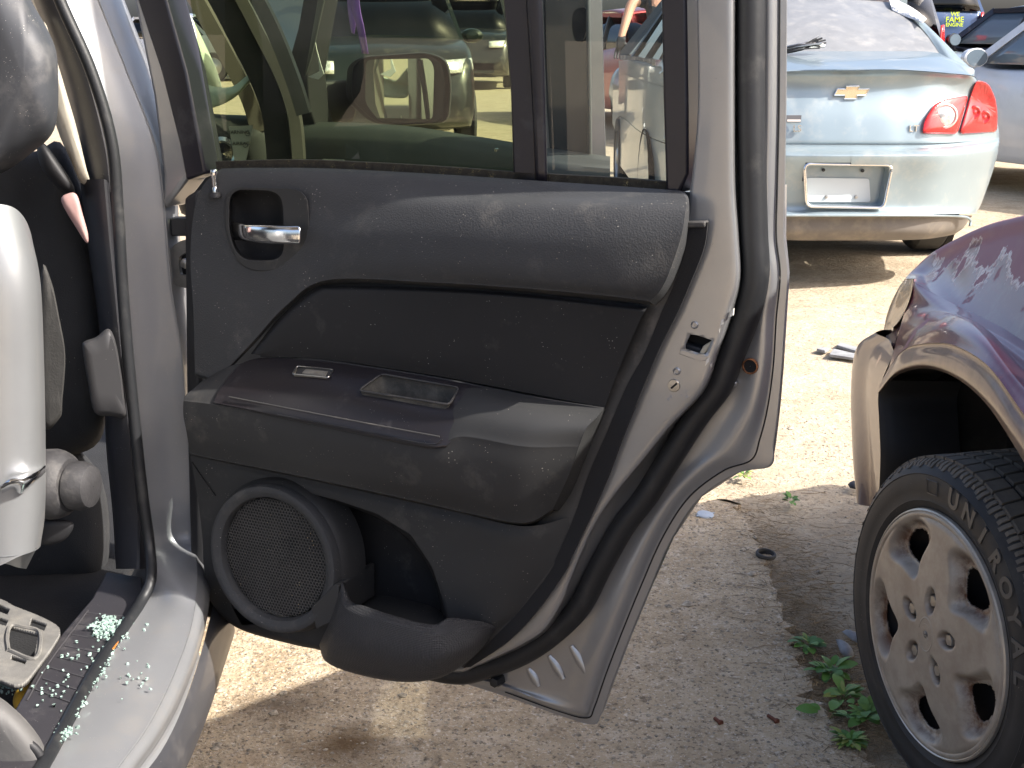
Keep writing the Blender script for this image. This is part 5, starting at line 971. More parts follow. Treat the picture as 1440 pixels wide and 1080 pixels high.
def generic(name, label, loc, yaw, paint, L=4.6, Wd=1.78, H=1.45, kind='sedan', belt=.93, group=None, lamps=True, mirror=True, cat='car', lz=None, gm=None):
    """local axes: +y forward, +x right; the origin is on the ground under the middle"""
    car = empty(name, loc, yaw, label, cat, group); h = L / 2; w = Wd / 2
    if kind == 'sedan': top = [(-h, .80), (-h + .06, .92), (-h + .5, 1.0), (-h + .95, 1.02), (-.3, belt + .02), (.7, belt), (h - 1.35, belt + .03), (h - .8, .90), (h - .3, .82), (h - .05, .70), (h, .55)]
    else: top = [(-h, .75), (-h + .03, 1.0), (-h + .15, belt + .05), (-h + .6, belt + .05), (-.3, belt + .04), (.7, belt + .03), (h - 1.25, belt + .06), (h - .7, belt + .02), (h - .25, belt - .08), (h - .06, .80), (h, .60)]
    g = []
    for i, (y, z) in enumerate(top):
        e = min(1, (h - abs(y)) / .55); ww = w * (.80 + .20 * math.sqrt(max(0, e * (2 - e)))); zb = .22 + .16 * (1 - min(1, (h - abs(y)) / .35))
        g.append([Vector((0, y, zb)), Vector((ww * .85, y, zb)), Vector((ww * .97, y, zb + .07)), Vector((ww, y, min(.55, z * .7))), Vector((ww * .985, y, z - .16 * z)), Vector((ww * .94, y, z - .03)), Vector((ww * .8, y, z)), Vector((0, y, z + .035))])
    gg = grid(g, 22, 4); mir = [[Vector((-p.x, p.y, p.z)) for p in r[::-1][:-1]] for r in gg]
    V, Fc = gmesh([m_ + r for m_, r in zip(mir, [r for r in gg])]); 
    n0 = len(gg[0]) * 2 - 1; Fc.append(tuple(range(n0))); Fc.append(tuple(range(len(V) - n0, len(V))))
    mk('body', V, Fc, paint, car, 40, local=True)
    if kind == 'sedan': gs = [(-h + .85, 1.0, .90, 0), (-h + 1.45, H - .05, .68, 1), (-h + 1.9, H, .66, 1), (.25, H - .03, .66, 1), (.5, H - .08, .67, 1), (h - 1.25, belt + .02, .90, 0)]
    else: gs = [(-h + .10, belt + .02, .88, 0), (-h + .35, H - .08, .76, 1), (-h + .8, H, .74, 1), (.2, H, .72, 1), (.45, H - .08, .73, 1), (h - 1.15, belt + .05, .90, 0)]
    rows_ = []
    for y, z, f, t in gs:
        x1 = w * f; rows_.append([Vector((x1, y, z)), Vector((x1 * .55, y, z + .03 * t)), Vector((0, y, z + .05 * t)), Vector((-x1 * .55, y, z + .03 * t)), Vector((-x1, y, z))])
    loft('roof', rows_[1:-1], paint, car, nu=14, sv=3, local=True, solid=-.02)
    def pane(nm, quad, mat=gm or m_glass3):
        a, b, c, d = [Vector(q) for q in quad]; R_ = [[a.lerp(b, i / 6) for i in range(7)], [d.lerp(c, i / 6) for i in range(7)]]
        return loft(nm, R_, mat, car, nu=7, sv=2, local=True, solid=-.004)
    lo = [r for r in rows_]
    pane('rear_window', (rows_[0][0], rows_[0][4], rows_[1][4], rows_[1][0])); pane('windscreen', (rows_[5][0], rows_[5][4], rows_[4][4], rows_[4][0]))
    for s in (1, -1):
        k = 0 if s == 1 else 4; bz = belt + .02
        yb0, yb1 = gs[0][0] + .12, gs[5][0] - .1; yt0, yt1 = gs[1][0] + .05, gs[4][0] + .02; xb, xt = s * w * .93, s * w * .675 if kind == 'sedan' else s * w * .75
        def sp(f, t): yb = yb0 + (yb1 - yb0) * f; yt = yt0 + (yt1 - yt0) * f; return Vector((xb + (xt - xb) * t, yb + (yt - yb) * t, bz + (H - .07 - bz) * t))
        for f0, f1 in ((.02, .30), (.33, .62), (.65, .97)): pane('side_window', (sp(f0, .04), sp(f1, .04), sp(f1, .95), sp(f0, .95)))
        for f in (0., .315, .635, 1.): sweep('window_post', [sp(f, -.05), sp(f, .5), sp(f, 1.02)], rect(.03, .02), Vector((1, 0, 0)), paint if f in (0., 1.) else m_blk2, car, n=6, local=True)
        sweep('roof_rail', [sp(0, 1.), sp(.5, 1.02), sp(1, 1.)], rect(.03, .025), UP, paint, car, n=8, local=True)
        if mirror:
            mc = Vector((s * (w + .06), yb1 - .12, belt + .08)); V = []
            t_m = lathe('door_mirror', [(.001, .05), (.05, .045), (.085, .01), (.09, -.04), (.082, -.05), (.001, -.045)], mc, Vector((0, 1, 0)), paint, car, 16, local=True)
            t_g = lathe('mirror_glass', [(.078, -.052), (.001, -.052)], mc, Vector((0, 1, 0)), m_pgl, t_m, 16, local=True)
            for q in (t_m, t_g):
                for v in q.data.vertices: v.co.x = mc.x + (v.co.x - mc.x) * 1.35; v.co.z = mc.z + (v.co.z - mc.z) * .85
        for yy in (-h + .85, h - .88):
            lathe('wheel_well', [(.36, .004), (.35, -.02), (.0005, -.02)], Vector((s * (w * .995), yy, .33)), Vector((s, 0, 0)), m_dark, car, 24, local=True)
            wheel_at(car, (s * (w - .07), yy, .32), .32, (s, 0, 0))
        if lamps:
            zt = lz or (.82 if kind == 'sedan' else 1.0)
            xl = .86 if lz else .62; lofty = [[Vector((s * w * xl, -h - .012 + .05, zt + .06)), Vector((s * w * max(.80, xl + .03), -h + .05, zt + .07)), Vector((s * w * .93, -h + .16, zt + .07))], [Vector((s * w * xl, -h - .012 + .02, zt - .10 - (.1 if lz else 0))), Vector((s * w * max(.82, xl + .03), -h + .03, zt - .10 - (.1 if lz else 0))), Vector((s * w * .955, -h + .16, zt - .10 - (.1 if lz else 0)))]]
            loft('tail_lamp', lofty, m_red, car, nu=8, sv=3, local=True, solid=.015)
            zl = .66 if kind == 'sedan' else .86
            loft('head_lamp', [[Vector((s * w * .50, h - .02, zl + .07)), Vector((s * w * .75, h - .10, zl + .08)), Vector((s * w * .93, h - .28, zl + .09))], [Vector((s * w * .50, h + .01, zl - .05)), Vector((s * w * .77, h - .06, zl - .05)), Vector((s * w * .95, h - .26, zl - .02))]], m_lens, car, nu=8, sv=3, local=True, solid=.02)
    box('lower_grille', (0, h - .03, .42), (1.1, .06, .2), m_blk2, car, local=True)
    return car
m_pgl = M('pale glass with sky tone', (.10, .13, .16), .04, 0, 0, spec=.9)  # blue-grey base colour stands in for sky reflected in panes and mirrors
m_lens = M('clear lamp lens', (.75, .73, .66), .08, .4, .8, var=.5, vs=40)
def paint(name, c, metal=.5, rough=.32, coat=.8, d=.18): return M(name, c, rough, metal, coat, var=.06, vs=3, dust=(d, (.4, .35, .27), 5))
# ---- pale blue sedan, rear end towards us
mal = empty('sedan', (1.66, 9.2, 0), 0, 'pale blue sedan seen from behind with gold cross emblem and red tail lamp', 'car')
m_pb = M('pale blue metallic', (.245, .305, .335), .34, .45, .6, var=.05, vs=3, dust=(.25, (.45, .43, .38), 6), speck=[(60, .03, (.5, .5, .48))], bump=(700, .05, .0006))
XC = 1.661
def mir_(l): return l
Yr = 7.1
def row(l, ext): # pixels from the centre line to the right flank, then world points along the flank
    return [at(x, y, Y=Y_) for x, y, Y_ in l] + [Vector(e) for e in ext]
def both(rows, name, mat, nu=40, sv=5, holes=(), sharp=45, lin=False):
    g1 = grid(rows, nu, sv, linv=lin); full = [[Vector((2 * XC - p.x, p.y, p.z)) for p in r[::-1][:-1]] + r for r in g1]
    V, Fc = gmesh(full, holes) if not holes else (lambda t: t)(gm_h(full, holes)); return mk(name, V, Fc, mat, mal, sharp)
def gm_h(g, holes):
    n = len(g[0]); V = [v for r in g for v in r]; Fc = []
    for j in range(len(g) - 1):
        for i in range(n - 1):
            f = (j * n + i, j * n + i + 1, (j + 1) * n + i + 1, (j + 1) * n + i); c = sum((V[k] for k in f), Vector()) / 4; q = pix(c)
            if any(pip(q[0], q[1], h) for h in holes): continue
            Fc.append(f)
    return V, Fc
xf = 2.56
FX = lambda z: [(2.455, 7.72, z), (2.52, 8.2, z), (2.55, 8.9, z), (2.55, 9.8, z), (2.50, 11.2, z - .06)]
deck = [row([(1197, 72, 7.75), (1260, 72, 7.76), (1310, 73, 7.80), (1333, 80, 7.85)], FX(1.060)),
        row([(1197, 82, 7.42), (1262, 82, 7.43), (1318, 84, 7.48), (1349, 92, 7.55)], FX(1.020)),
        row([(1197, 95, 7.12), (1262, 95, 7.14), (1330, 99, 7.2), (1362, 103, 7.3)], FX(0.990)),
        row([(1197, 98, 7.07), (1264, 98, 7.09), (1336, 103, 7.15), (1371, 108, 7.26)], FX(0.970))]
both(deck, 'boot_deck', m_pb)
pn = [row([(1197, 99, 7.07), (1264, 99, 7.09), (1336, 104, 7.15), (1371, 109, 7.26)], FX(0.965)),
      row([(1197, 106, 7.13), (1264, 106, 7.14), (1334, 111, 7.19), (1376, 118, 7.3)], FX(0.930)),
      row([(1197, 130, 7.14), (1264, 130, 7.15), (1330, 134, 7.19), (1392, 140, 7.4)], FX(0.860)),
      row([(1197, 165, 7.10), (1264, 165, 7.11), (1332, 168, 7.16), (1402, 170, 7.42)], FX(0.760)),
      row([(1197, 196, 7.08), (1264, 196, 7.09), (1330, 196, 7.15), (1405, 192, 7.45)], FX(0.680)),
      row([(1197, 202, 7.08), (1264, 202, 7.09), (1330, 201, 7.15), (1405, 196, 7.45)], FX(0.665))]
both(pn, 'boot_lid_and_flank', m_pb, nu=90)
rec = round_poly([(1129, 229), (1252, 231), (1240, 291), (1132, 289)], 9, 4)
bp_ = [row([(1197, 202, 7.10), (1264, 202, 7.11), (1330, 201, 7.17), (1405, 195, 7.45)], FX(0.660)),
       row([(1197, 208, 7.0), (1264, 208, 7.01), (1330, 207, 7.06), (1405, 200, 7.40)], FX(0.650)),
       row([(1197, 216, 6.94), (1264, 216, 6.95), (1335, 214, 7.02), (1404, 208, 7.38)], FX(0.620)),
       row([(1197, 224, 6.93), (1264, 224, 6.94), (1335, 222, 7.01), (1402, 220, 7.38)], FX(0.580)),
       row([(1197, 255, 6.96), (1262, 255, 6.97), (1332, 253, 7.04), (1393, 250, 7.38)], FX(0.480)),
       row([(1197, 290, 6.97), (1258, 290, 6.98), (1325, 289, 7.05), (1380, 285, 7.36)], FX(0.360)),
       row([(1197, 301, 6.94), (1256, 301, 6.95), (1320, 301, 7.02), (1372, 300, 7.3)], FX(0.310))]
both(bp_, 'rear_bumper', m_pb, nu=110, sv=10, holes=[rec])
va = [row([(1197, 302, 6.95), (1256, 302, 6.96), (1320, 302, 7.03), (1366, 303, 7.3)], [(2.42, 7.6, .305), (2.3, 7.7, .30)]), row([(1197, 306, 6.99), (1256, 306, 7.0), (1318, 306, 7.06), (1362, 308, 7.32)], [(2.41, 7.6, .29), (2.3, 7.7, .29)]), row([(1197, 325, 7.0), (1256, 325, 7.0), (1310, 325, 7.07), (1352, 322, 7.33)], [(2.38, 7.6, .24), (2.28, 7.7, .24)]), row([(1197, 338, 7.05), (1252, 338, 7.05), (1304, 336, 7.12), (1340, 330, 7.36)], [(2.34, 7.6, .2), (2.25, 7.7, .2)])]
both(va, 'lower_valance', M('grey valance plastic', (.13, .115, .10), .6, var=.12, vs=6, dust=(.35, (.34, .29, .22), 8)), nu=40)
tube('bumper_bead', [at(x, y, Y=Y_) for x, y, Y_ in ((1060, 303, 6.93), (1197, 303, 6.93), (1300, 303, 6.99), (1350, 304, 7.16), (1364, 309, 7.22), (1364, 318, 7.22))], .007, m_pb, mal, n=40)
# plate recess
rc = [at(x, y, Y=6.99) for x, y in rec]; c_ = sum(rc, Vector()) / len(rc); V = [p + Vector((0, -.045, 0)) for p in rc] + [c_ + (p - c_) * .93 + Vector((0, .035, 0)) for p in rc]; k = len(rc)
mk('plate_recess', V, [(i, (i + 1) % k, k + (i + 1) % k, k + i) for i in range(k)] + [tuple(range(k, 2 * k))], m_pb, mal, 40)
tube('plate_frame', [p + Vector((0, -.04, 0)) for p in rc + rc[:1]], .008, m_chrome, mal, n=0, k=8)
V, Fc = prism([at(x, y, Y=7.018) for x, y in round_poly([(1134, 250), (1222, 251), (1224, 284), (1136, 284)], 4)], Vector((0, -1, 0)), .004); mk('plate_bracket', V, Fc, M('pale plate bracket', (.5, .54, .55), .45), mal)
for x, y in ((1158, 239), (1213, 240), (1162, 277), (1204, 277)): lathe('plate_screw', [(.009, 0), (.008, .006), (.001, .007)], at(x, y, Y=7.012), Vector((0, -1, 0)), m_black if y < 260 else m_steel, mal, 10)
# emblem: a gold bar crossing a taller block
m_gold = M('gold emblem', (.75, .62, .42), .25, .8); yE = 7.136
em = [(1173, 134), (1178, 125), (1189, 125), (1190, 121), (1208, 121), (1207, 125), (1222, 125), (1217, 134), (1205, 134), (1204, 139), (1187, 139), (1188, 134)]
V, Fc = prism([at(x, y, Y=yE) for x, y in em], Vector((0, -1, 0)), .012); eb = mk('emblem', V, Fc, m_gold, mal, 30)
tube('emblem_rim', [at(x, y, Y=yE - .013) for x, y in em + em[:1]], .0035, m_chrome, eb, n=0, k=6)
V, Fc = prism([at(x, y, Y=7.08) for x, y in ((1106, 162), (1127, 162), (1126, 172), (1106, 172))], Vector((0, -1, 0)), .003); dl_ = mk('dealer_sticker', V, Fc, M('grey sticker', (.09, .09, .1), .5), mal)
V, Fc = prism([at(x, y, Y=7.076) for x, y in ((1107, 168), (1126, 168), (1126, 171), (1107, 171))], Vector((0, -1, 0)), .001); mk('sticker_band', V, Fc, M('pale sticker band', (.5, .47, .45), .5), dl_)
# tail lamps, each an inner and an outer piece with a round reversing lamp
PNG = [(pix(p), p.y) for r in grid(pn, 90, 5) for p in r[:34]]
def surfY(x, y):
    b = sorted(((q[0] - x) ** 2 + (q[1] - y) ** 2, Y_) for q, Y_ in PNG)[:24]; return sum(Y_ / (d + 30) for d, Y_ in b) / sum(1 / (d + 30) for d, Y_ in b)
def lampP(px, dep, name, mat, flip=False, parent=mal):
    n = len(px); c = (sum(p[0] for p in px) / n, sum(p[1] for p in px) / n); V = []
    for s, h in ((1.01, -.02), (1, dep * .55), (.95, dep * .85), (.85, dep), (.6, dep), (.3, dep)): V += [at(c[0] + (x - c[0]) * s, c[1] + (y - c[1]) * s, Y=surfY(c[0] + (x - c[0]) * s, c[1] + (y - c[1]) * s) - h) for x, y in px]
    V.append(at(c[0], c[1], Y=surfY(*c) - dep))
    if flip: V = [Vector((2 * XC - p.x, p.y, p.z)) for p in V]
    Fc = [(j * n + i, j * n + (i + 1) % n, (j + 1) * n + (i + 1) % n, (j + 1) * n + i) for j in range(5) for i in range(n)] + [(5 * n + i, 5 * n + (i + 1) % n, 6 * n) for i in range(n)]
    return mk(name, V, Fc, mat, parent, 50)
def dense(px, n=3): return [(a[0] + (b[0] - a[0]) * i / n, a[1] + (b[1] - a[1]) * i / n) for a, b in zip(px, px[1:] + px[:1]) for i in range(n)]
for x, y, t_x, s_ in ((1121, 181, 'LS', .045), (1285, 181, 'LT', .045)): lettering(t_x, s_, at(x, y, Y=surfY(max(x, 1200), y) - .006), (1, 0, 0), (0, 0, 1), m_chrome, mal, 'badge', ext=.004)
for fl in (False, True):
    tl = lampP(dense(round_poly([(1296, 188), (1300, 168), (1314, 146), (1332, 138), (1362, 134), (1346, 189)], 7)), .03, 'tail_lamp', m_red, fl)
    t2 = lampP(dense(round_poly([(1349, 189), (1366, 130), (1373, 112), (1390, 117), (1400, 138), (1403, 160), (1402, 186)], 7)), .025, 'tail_lamp', m_redd, fl)
    cc = at(1329, 163, Y=surfY(1329, 163) - .033)
    if fl: cc.x = 2 * XC - cc.x
    lathe('reversing_lamp', [(.062, -.01), (.062, .006), (.054, .012), (.049, .006)], cc, Vector((0, -1, 0)), M('pink lamp ring', (.75, .4, .36), .2, 0, .5), tl, 28)
    lathe('reversing_lens', [(.05, .004), (.035, .012), (.0005, .016)], cc, Vector((0, -1, 0)), m_lens, tl, 20)
    for x_, y_ in ((1370, 158), (1384, 165)):
        cc = at(x_, y_, Y=surfY(x_, y_) - .027)
        if fl: cc.x = 2 * XC - cc.x
        lathe('lamp_reflector', [(.035, 0), (.028, .006), (.014, .001), (.0005, .006)], cc, Vector((0, -1, 0)), m_red, t2, 20)
# rear window, pillars, roof
m_bg = M('dusty rear glass', (.17, .175, .18), .35, 0, .2, var=.12, vs=8, dust=(.3, (.34, .33, .31), 12))
loft('rear_window', [W3((XC - .66, 7.78, 1.10), (XC, 7.70, 1.125), (XC + .66, 7.78, 1.10)), W3((XC - .62, 8.1, 1.26), (XC, 8.0, 1.28), (XC + .62, 8.1, 1.26)), W3((XC - .54, 8.55, 1.42), (XC, 8.45, 1.445), (XC + .54, 8.55, 1.42))], m_bg, mal, nu=16, sv=4)
for s in (1, -1):
    r_ = [W3(*[(XC + s * x, y, z) for x, y, z in q]) for q in (((.65, 7.76, 1.09), (.61, 8.1, 1.265), (.53, 8.56, 1.43), (.52, 9.3, 1.47)), ((.70, 7.72, 1.085), (.66, 8.1, 1.26), (.58, 8.6, 1.42), (.57, 9.3, 1.46)), ((.82, 7.85, 1.06), (.76, 8.2, 1.19), (.66, 8.7, 1.37), (.62, 9.3, 1.42)), ((.85, 8.0, 1.03), (.82, 8.4, 1.08), (.80, 8.9, 1.05), (.80, 9.3, 1.03)))]
    loft('rear_pillar', r_, m_pb, mal, nu=30, sv=5)
loft('roof', [W3((XC - .54, 8.55, 1.425), (XC, 8.45, 1.45), (XC + .54, 8.55, 1.425)), W3((XC - .56, 9.4, 1.46), (XC, 9.4, 1.49), (XC + .56, 9.4, 1.46)), W3((XC - .56, 10.0, 1.43), (XC, 10.1, 1.46), (XC + .56, 10.0, 1.43))], m_pb, mal, nu=14, sv=4)
box('front_body', (XC, 11.3, .66), (1.68, 1.3, .62), m_pb, mal, bevel=.15)
for s in (1, -1):
    qx = lambda b, t: XC + s * (.84 + (.58 - .84) * t)
    for ya, yb, yc, yd in ((8.25, 8.95, 9.0, 8.75), (9.03, 9.85, 9.8, 9.08), (9.93, 10.75, 10.2, 9.88)):
        V, Fc = prism([Vector((qx(0, .04), ya, 1.09)), Vector((qx(0, .04), yb, 1.07)), Vector((qx(0, .92), yc, 1.42)), Vector((qx(0, .92), yd, 1.42))], Vector((s, 0, .3)).normalized(), .006); mk('side_window', V, Fc, m_glass3, mal)
    sweep('window_trim', [Vector((qx(0, 0), 8.15, 1.085)), Vector((qx(0, 0), 9.5, 1.07)), Vector((qx(0, 0), 10.85, 1.05))], rect(.018, .018), UP, m_chrome, mal, n=8)
    loft('belt_panel', [W3(*[(XC + s * x, y, z) for x, y, z in q]) for q in (((.80, 7.75, 1.06), (.86, 8.4, 1.07), (.87, 9.5, 1.06), (.85, 11.1, 1.02)), ((.80, 7.75, .95), (.865, 8.4, .95), (.89, 9.5, .95), (.84, 11.1, .9)))], m_pb, mal, nu=16, sv=3)
    for y0, y1 in ((8.99, 9.04), (9.89, 9.84), (10.8, 10.25)): sweep('door_pillar', [Vector((qx(0, 0), y0, 1.06)), Vector((qx(0, .95), y1, 1.43))], rect(.035, .02), Vector((1, 0, 0)), m_blk2, mal, n=4)
    sweep('roof_rail', [Vector((qx(0, .96), 8.5, 1.40)), Vector((qx(0, .96), 9.4, 1.44)), Vector((qx(0, .96), 10.3, 1.41))], rect(.03, .03), UP, m_pb, mal, n=8)
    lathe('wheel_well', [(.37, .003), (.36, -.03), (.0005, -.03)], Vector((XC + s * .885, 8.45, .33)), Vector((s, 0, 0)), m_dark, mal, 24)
box('underbody', (XC, 9.8, .3), (1.4, 3.6, .16), m_black, mal)
wheel_at(mal, (XC + .77, 8.38, .315), .315, (1, 0, 0), local=False); wheel_at(mal, (XC - .77, 8.38, .315), .315, (-1, 0, 0), local=False)
tw = wheel_at(mal, (XC + .77, 10.9, .315), .315, (1, 0, 0), local=False); wheel_at(mal, (XC - .77, 10.9, .315), .315, (-1, 0, 0), local=False)
# bundle of black cable ties lying on the boot, crumpled film on the roof edge
bd = empty('cable_bundle', at(1130, 66, Y=7.6), 0, 'bundle of black cables lying on the boot of the pale blue sedan', 'cables')
for i in range(22):
    a_ = at(1060 + rnd.uniform(-8, 8), 84 + rnd.uniform(-5, 5), Y=7.62); b2 = at(1118 + rnd.uniform(-3, 3), 68 + rnd.uniform(-5, 4), Y=7.56 + rnd.uniform(-.05, .05)); c2 = at(1153 + rnd.uniform(-6, 9), 60 + rnd.uniform(-9, 8), Y=7.56 + rnd.uniform(-.06, .06))
    tube('cable', [a_, b2, c2], .0045, m_black if i % 4 else m_steel, bd, n=8, k=5)
fl_ = loft('plastic_film', [pts([(1248, -6, 8.55), (1262, 0, 8.5), (1285, 12, 8.35), (1303, 26, 8.15)]), pts([(1252, 6, 8.42), (1266, 12, 8.36), (1284, 22, 8.24), (1298, 31, 8.1)]), pts([(1254, 14, 8.38), (1270, 22, 8.3), (1286, 28, 8.2), (1298, 33, 8.08)])], M('crumpled clear film', (.75, .75, .74), .25, 0, .3, bump=(25, 1., .03)), None, nu=24, sv=5, solid=.002); tag(fl_, 'crumpled shiny plastic film on the roof edge of the pale blue sedan', 'film')
# ---- others in the yard
generic('silver_sedan', 'silver sedan behind the pale blue sedan at far right, mirror and side window showing', (4.86, 11.2, 0), math.radians(24), paint('pale silver', (.58, .59, .61), metal=.15), H=1.42, belt=.95, gm=m_pgl)
generic('black_sedan', 'black sedan at top right beyond the silver sedan', (6.45, 17.2, 0), math.radians(38), paint('black paint', (.02, .02, .028), d=.1), H=1.5, belt=1.02, gm=m_pgl)
bs = generic('blue_suv', 'dark blue SUV with yellow window lettering at the top right, seen from behind', (5.42, 21.6, 0), 0, paint('dark blue', (.03, .06, .13), d=.12), H=1.98, belt=1.42, kind='suv', L=4.5, lz=1.36)
for z_, t_x, s_ in ((1.40, 'WE', .075), (1.33, 'FAME', .10), (1.265, 'ENGINE', .065)): lettering(t_x, s_, (.40, -2.30, z_), (1, 0, 0), (0, 0, 1), M('yellow print', (.5, .6, .02), .6), bs, 'window_print', ext=.004, local=True, bold=.001)
generic('grey_wagon', 'grey car with red tail lamp just behind the pale blue sedan roof', (4.38, 19.3, 0), math.radians(-4), paint('mid grey', (.2, .21, .23)), H=1.7, belt=1.1, kind='suv', L=4.4, lz=1.2)
generic('white_sedan', 'pale car with red lamp in the far row at the top right', (9.6, 27, 0), math.radians(-10), paint('white paint', (.6, .6, .58)), H=1.5)
generic('dark_minivan', 'dark green minivan facing us, seen through the rear door glass behind the mirror', (-1.55, 16.6, 0), math.radians(180 + 7), paint('dark green', (.014, .02, .017), coat=.5, d=.12), H=1.78, belt=1.08, kind='suv', L=4.7, Wd=1.9)
generic('far_truck', 'dark vehicle with bright headlamps far away at the top of the rear door glass', (-.9, 31, 0), math.radians(180), paint('far dark', (.03, .03, .03)), H=1.8, belt=1.1, kind='suv', L=4.8)
generic('red_car', 'red car beyond the quarter glass behind the standing person', (1.7, 19.5, 0), math.radians(20), paint('red paint', (.32, .03, .03)), H=1.45)
generic('grey_blue_sedan', 'grey blue sedan parked behind the pale blue sedan, mostly hidden by it', (3.0, 15.6, 0), math.radians(32), paint('grey blue', (.25, .31, .34), d=.3), H=1.45, belt=.98)
for i, (x_, y_, yw_, c_) in enumerate(((-8, 34, 80, (.35, .36, .38)), (-4.2, 36, 100, (.04, .04, .05)), (3.6, 36, 85, (.3, .05, .04)), (8, 40, 95, (.5, .5, .5)), (14, 38, 80, (.08, .1, .2)), (19, 36, 95, (.2, .2, .22)))):
    generic('parked_car', ['far silver car leftmost in the back row', 'far black car second from the left in the back row', 'far red car in the middle of the back row', 'far pale grey car right of the red one in the back row', 'far navy car in the back row at right', 'far grey car rightmost in the back row'][i], (x_, y_, 0), math.radians(yw_), paint('far paint', c_), group='cars in the back row', kind='suv' if i % 2 else 'sedan', H=1.7 if i % 2 else 1.45, belt=1.02 if i % 2 else .93)
# ================================================================ PERSON BEYOND THE QUARTER GLASS
def skinned(name, joints, bones, mat, parent, sub=2, root=0):
    me = bpy.data.meshes.new(name); me.from_pydata([tuple(p) for p, r in joints], bones, []); me.materials.append(mat); o = bpy.data.objects.new(name, me); put(o, parent)
    o.modifiers.new('k', 'SKIN')
    if not me.skin_vertices: bpy.context.view_layer.objects.active = o
    sv = me.skin_vertices
    if len(sv) == 0:
        bm = bmesh.new(); bm.from_mesh(me); bm.verts.layers.skin.verify(); bm.to_mesh(me); bm.free(); sv = me.skin_vertices
    for i, (p, r) in enumerate(joints): sv[0].data[i].radius = (r, r); sv[0].data[i].use_root = (i == root)
    m = o.modifiers.new('u', 'SUBSURF'); m.levels = sub; m.render_levels = sub; m = None
    return o
PY = 12.7
el_, wr_ = at(888, 4, Y=PY), at(874, 51, Y=PY - .1); sh_ = Vector((1.16, PY + .08, 1.52)); px0 = 1.32
per = empty('person', (px0, PY, 0), 0, 'person in a dark grey shirt with a black glove, arm lowered, beyond the quarter glass', 'person')
J = lambda *l: [(Vector(p), r) for p, r in l]
m_skin = M('skin', (.55, .30, .20), .55, var=.08, vs=9); m_shirt = M('dark grey cotton', (.05, .05, .052), .9, var=.15, vs=20); m_jean = M('denim', (.05, .07, .12), .9, var=.2, vs=25); m_hair = M('dark hair', (.03, .02, .015), .8)
body = J(((px0, PY, .95), .13), ((px0, PY, 1.15), .13), ((px0, PY, 1.36), .15), ((px0, PY, 1.50), .10), ((px0, PY - .01, 1.58), .058), ((px0, PY - .03, 1.68), .085), ((px0, PY - .02, 1.77), .08), (sh_, .07), (el_, .05), (wr_, .032), (wr_ + Vector((-.02, 0, -.09)), .035),
   ((px0 + .2, PY, 1.48), .07), ((px0 + .28, PY, 1.2), .05), ((px0 + .26, PY - .1, .96), .034), ((px0 + .25, PY - .12, .87), .035), ((px0 - .1, PY, .88), .09), ((px0 - .12, PY - .02, .48), .065), ((px0 - .12, PY + .02, .07), .045), ((px0 - .12, PY - .14, .04), .035), ((px0 + .1, PY, .88), .09), ((px0 + .12, PY - .02, .48), .065), ((px0 + .12, PY + .02, .07), .045), ((px0 + .12, PY - .14, .04), .035))
skinned('body', body, [(0, 1), (1, 2), (2, 3), (3, 4), (4, 5), (5, 6), (3, 7), (7, 8), (8, 9), (9, 10), (3, 11), (11, 12), (12, 13), (13, 14), (0, 15), (15, 16), (16, 17), (17, 18), (0, 19), (19, 20), (20, 21), (21, 22)], m_skin, per)
skinned('shirt', J(((px0, PY, .93), .155), ((px0, PY, 1.15), .15), ((px0, PY, 1.36), .17), ((px0, PY, 1.49), .115), (sh_, .085), (sh_.lerp(el_, .75), .07), ((px0 + .2, PY, 1.48), .085), ((px0 + .25, PY, 1.3), .07)), [(0, 1), (1, 2), (2, 3), (3, 4), (4, 5), (3, 6), (6, 7)], m_shirt, per)
skinned('trousers', J(((px0, PY, .98), .15), ((px0 - .1, PY, .88), .105), ((px0 - .12, PY - .02, .48), .085), ((px0 - .12, PY + .02, .1), .07), ((px0 + .1, PY, .88), .105), ((px0 + .12, PY - .02, .48), .085), ((px0 + .12, PY + .02, .1), .07)), [(0, 1), (1, 2), (2, 3), (0, 4), (4, 5), (5, 6)], m_jean, per)
hand = wr_ + Vector((-.02, 0, -.09)); gj = [(wr_ + Vector((0, 0, .02)), .042), (wr_ + Vector((-.01, 0, -.05)), .042)]; gb = [(0, 1)]
for i in range(4):
    a = Vector((-.05 + .024 * i, -.01, -.13)); k = len(gj); gj += [(wr_ + a, .011), (wr_ + a + Vector((-.006, -.012, -.035 - .006 * (1 - abs(i - 1.5)))), .010), (wr_ + a + Vector((-.01, -.03, -.058)), .009)]; gb += [(1, k), (k, k + 1), (k + 1, k + 2)]
k = len(gj); gj += [(wr_ + Vector((.04, -.02, -.07)), .012), (wr_ + Vector((.055, -.03, -.105)), .010)]; gb += [(1, k), (k, k + 1)]
skinned('glove', gj, gb, m_black, per)
lathe('hair', [(.001, .10), (.05, .095), (.085, .06), (.095, .01), (.09, -.02)], Vector((px0, PY, 1.73)), UP, m_hair, per, 20)
for sx in (-.032, .032): lathe('eye', [(.012, 0), (.008, .006), (.001, .008)], Vector((px0 + sx, PY - .108, 1.70)), Vector((0, -1, 0)), m_black, per, 10)
lathe('nose', [(.016, 0), (.012, .015), (.002, .028)], Vector((px0, PY - .105, 1.67)), Vector((0, -1, -.2)), m_skin, per, 8)
sweep('mouth', [Vector((px0 - .025, PY - .108, 1.635)), Vector((px0, PY - .114, 1.632)), Vector((px0 + .025, PY - .108, 1.635))], rect(.003, .003), UP, m_redd, per, n=6)
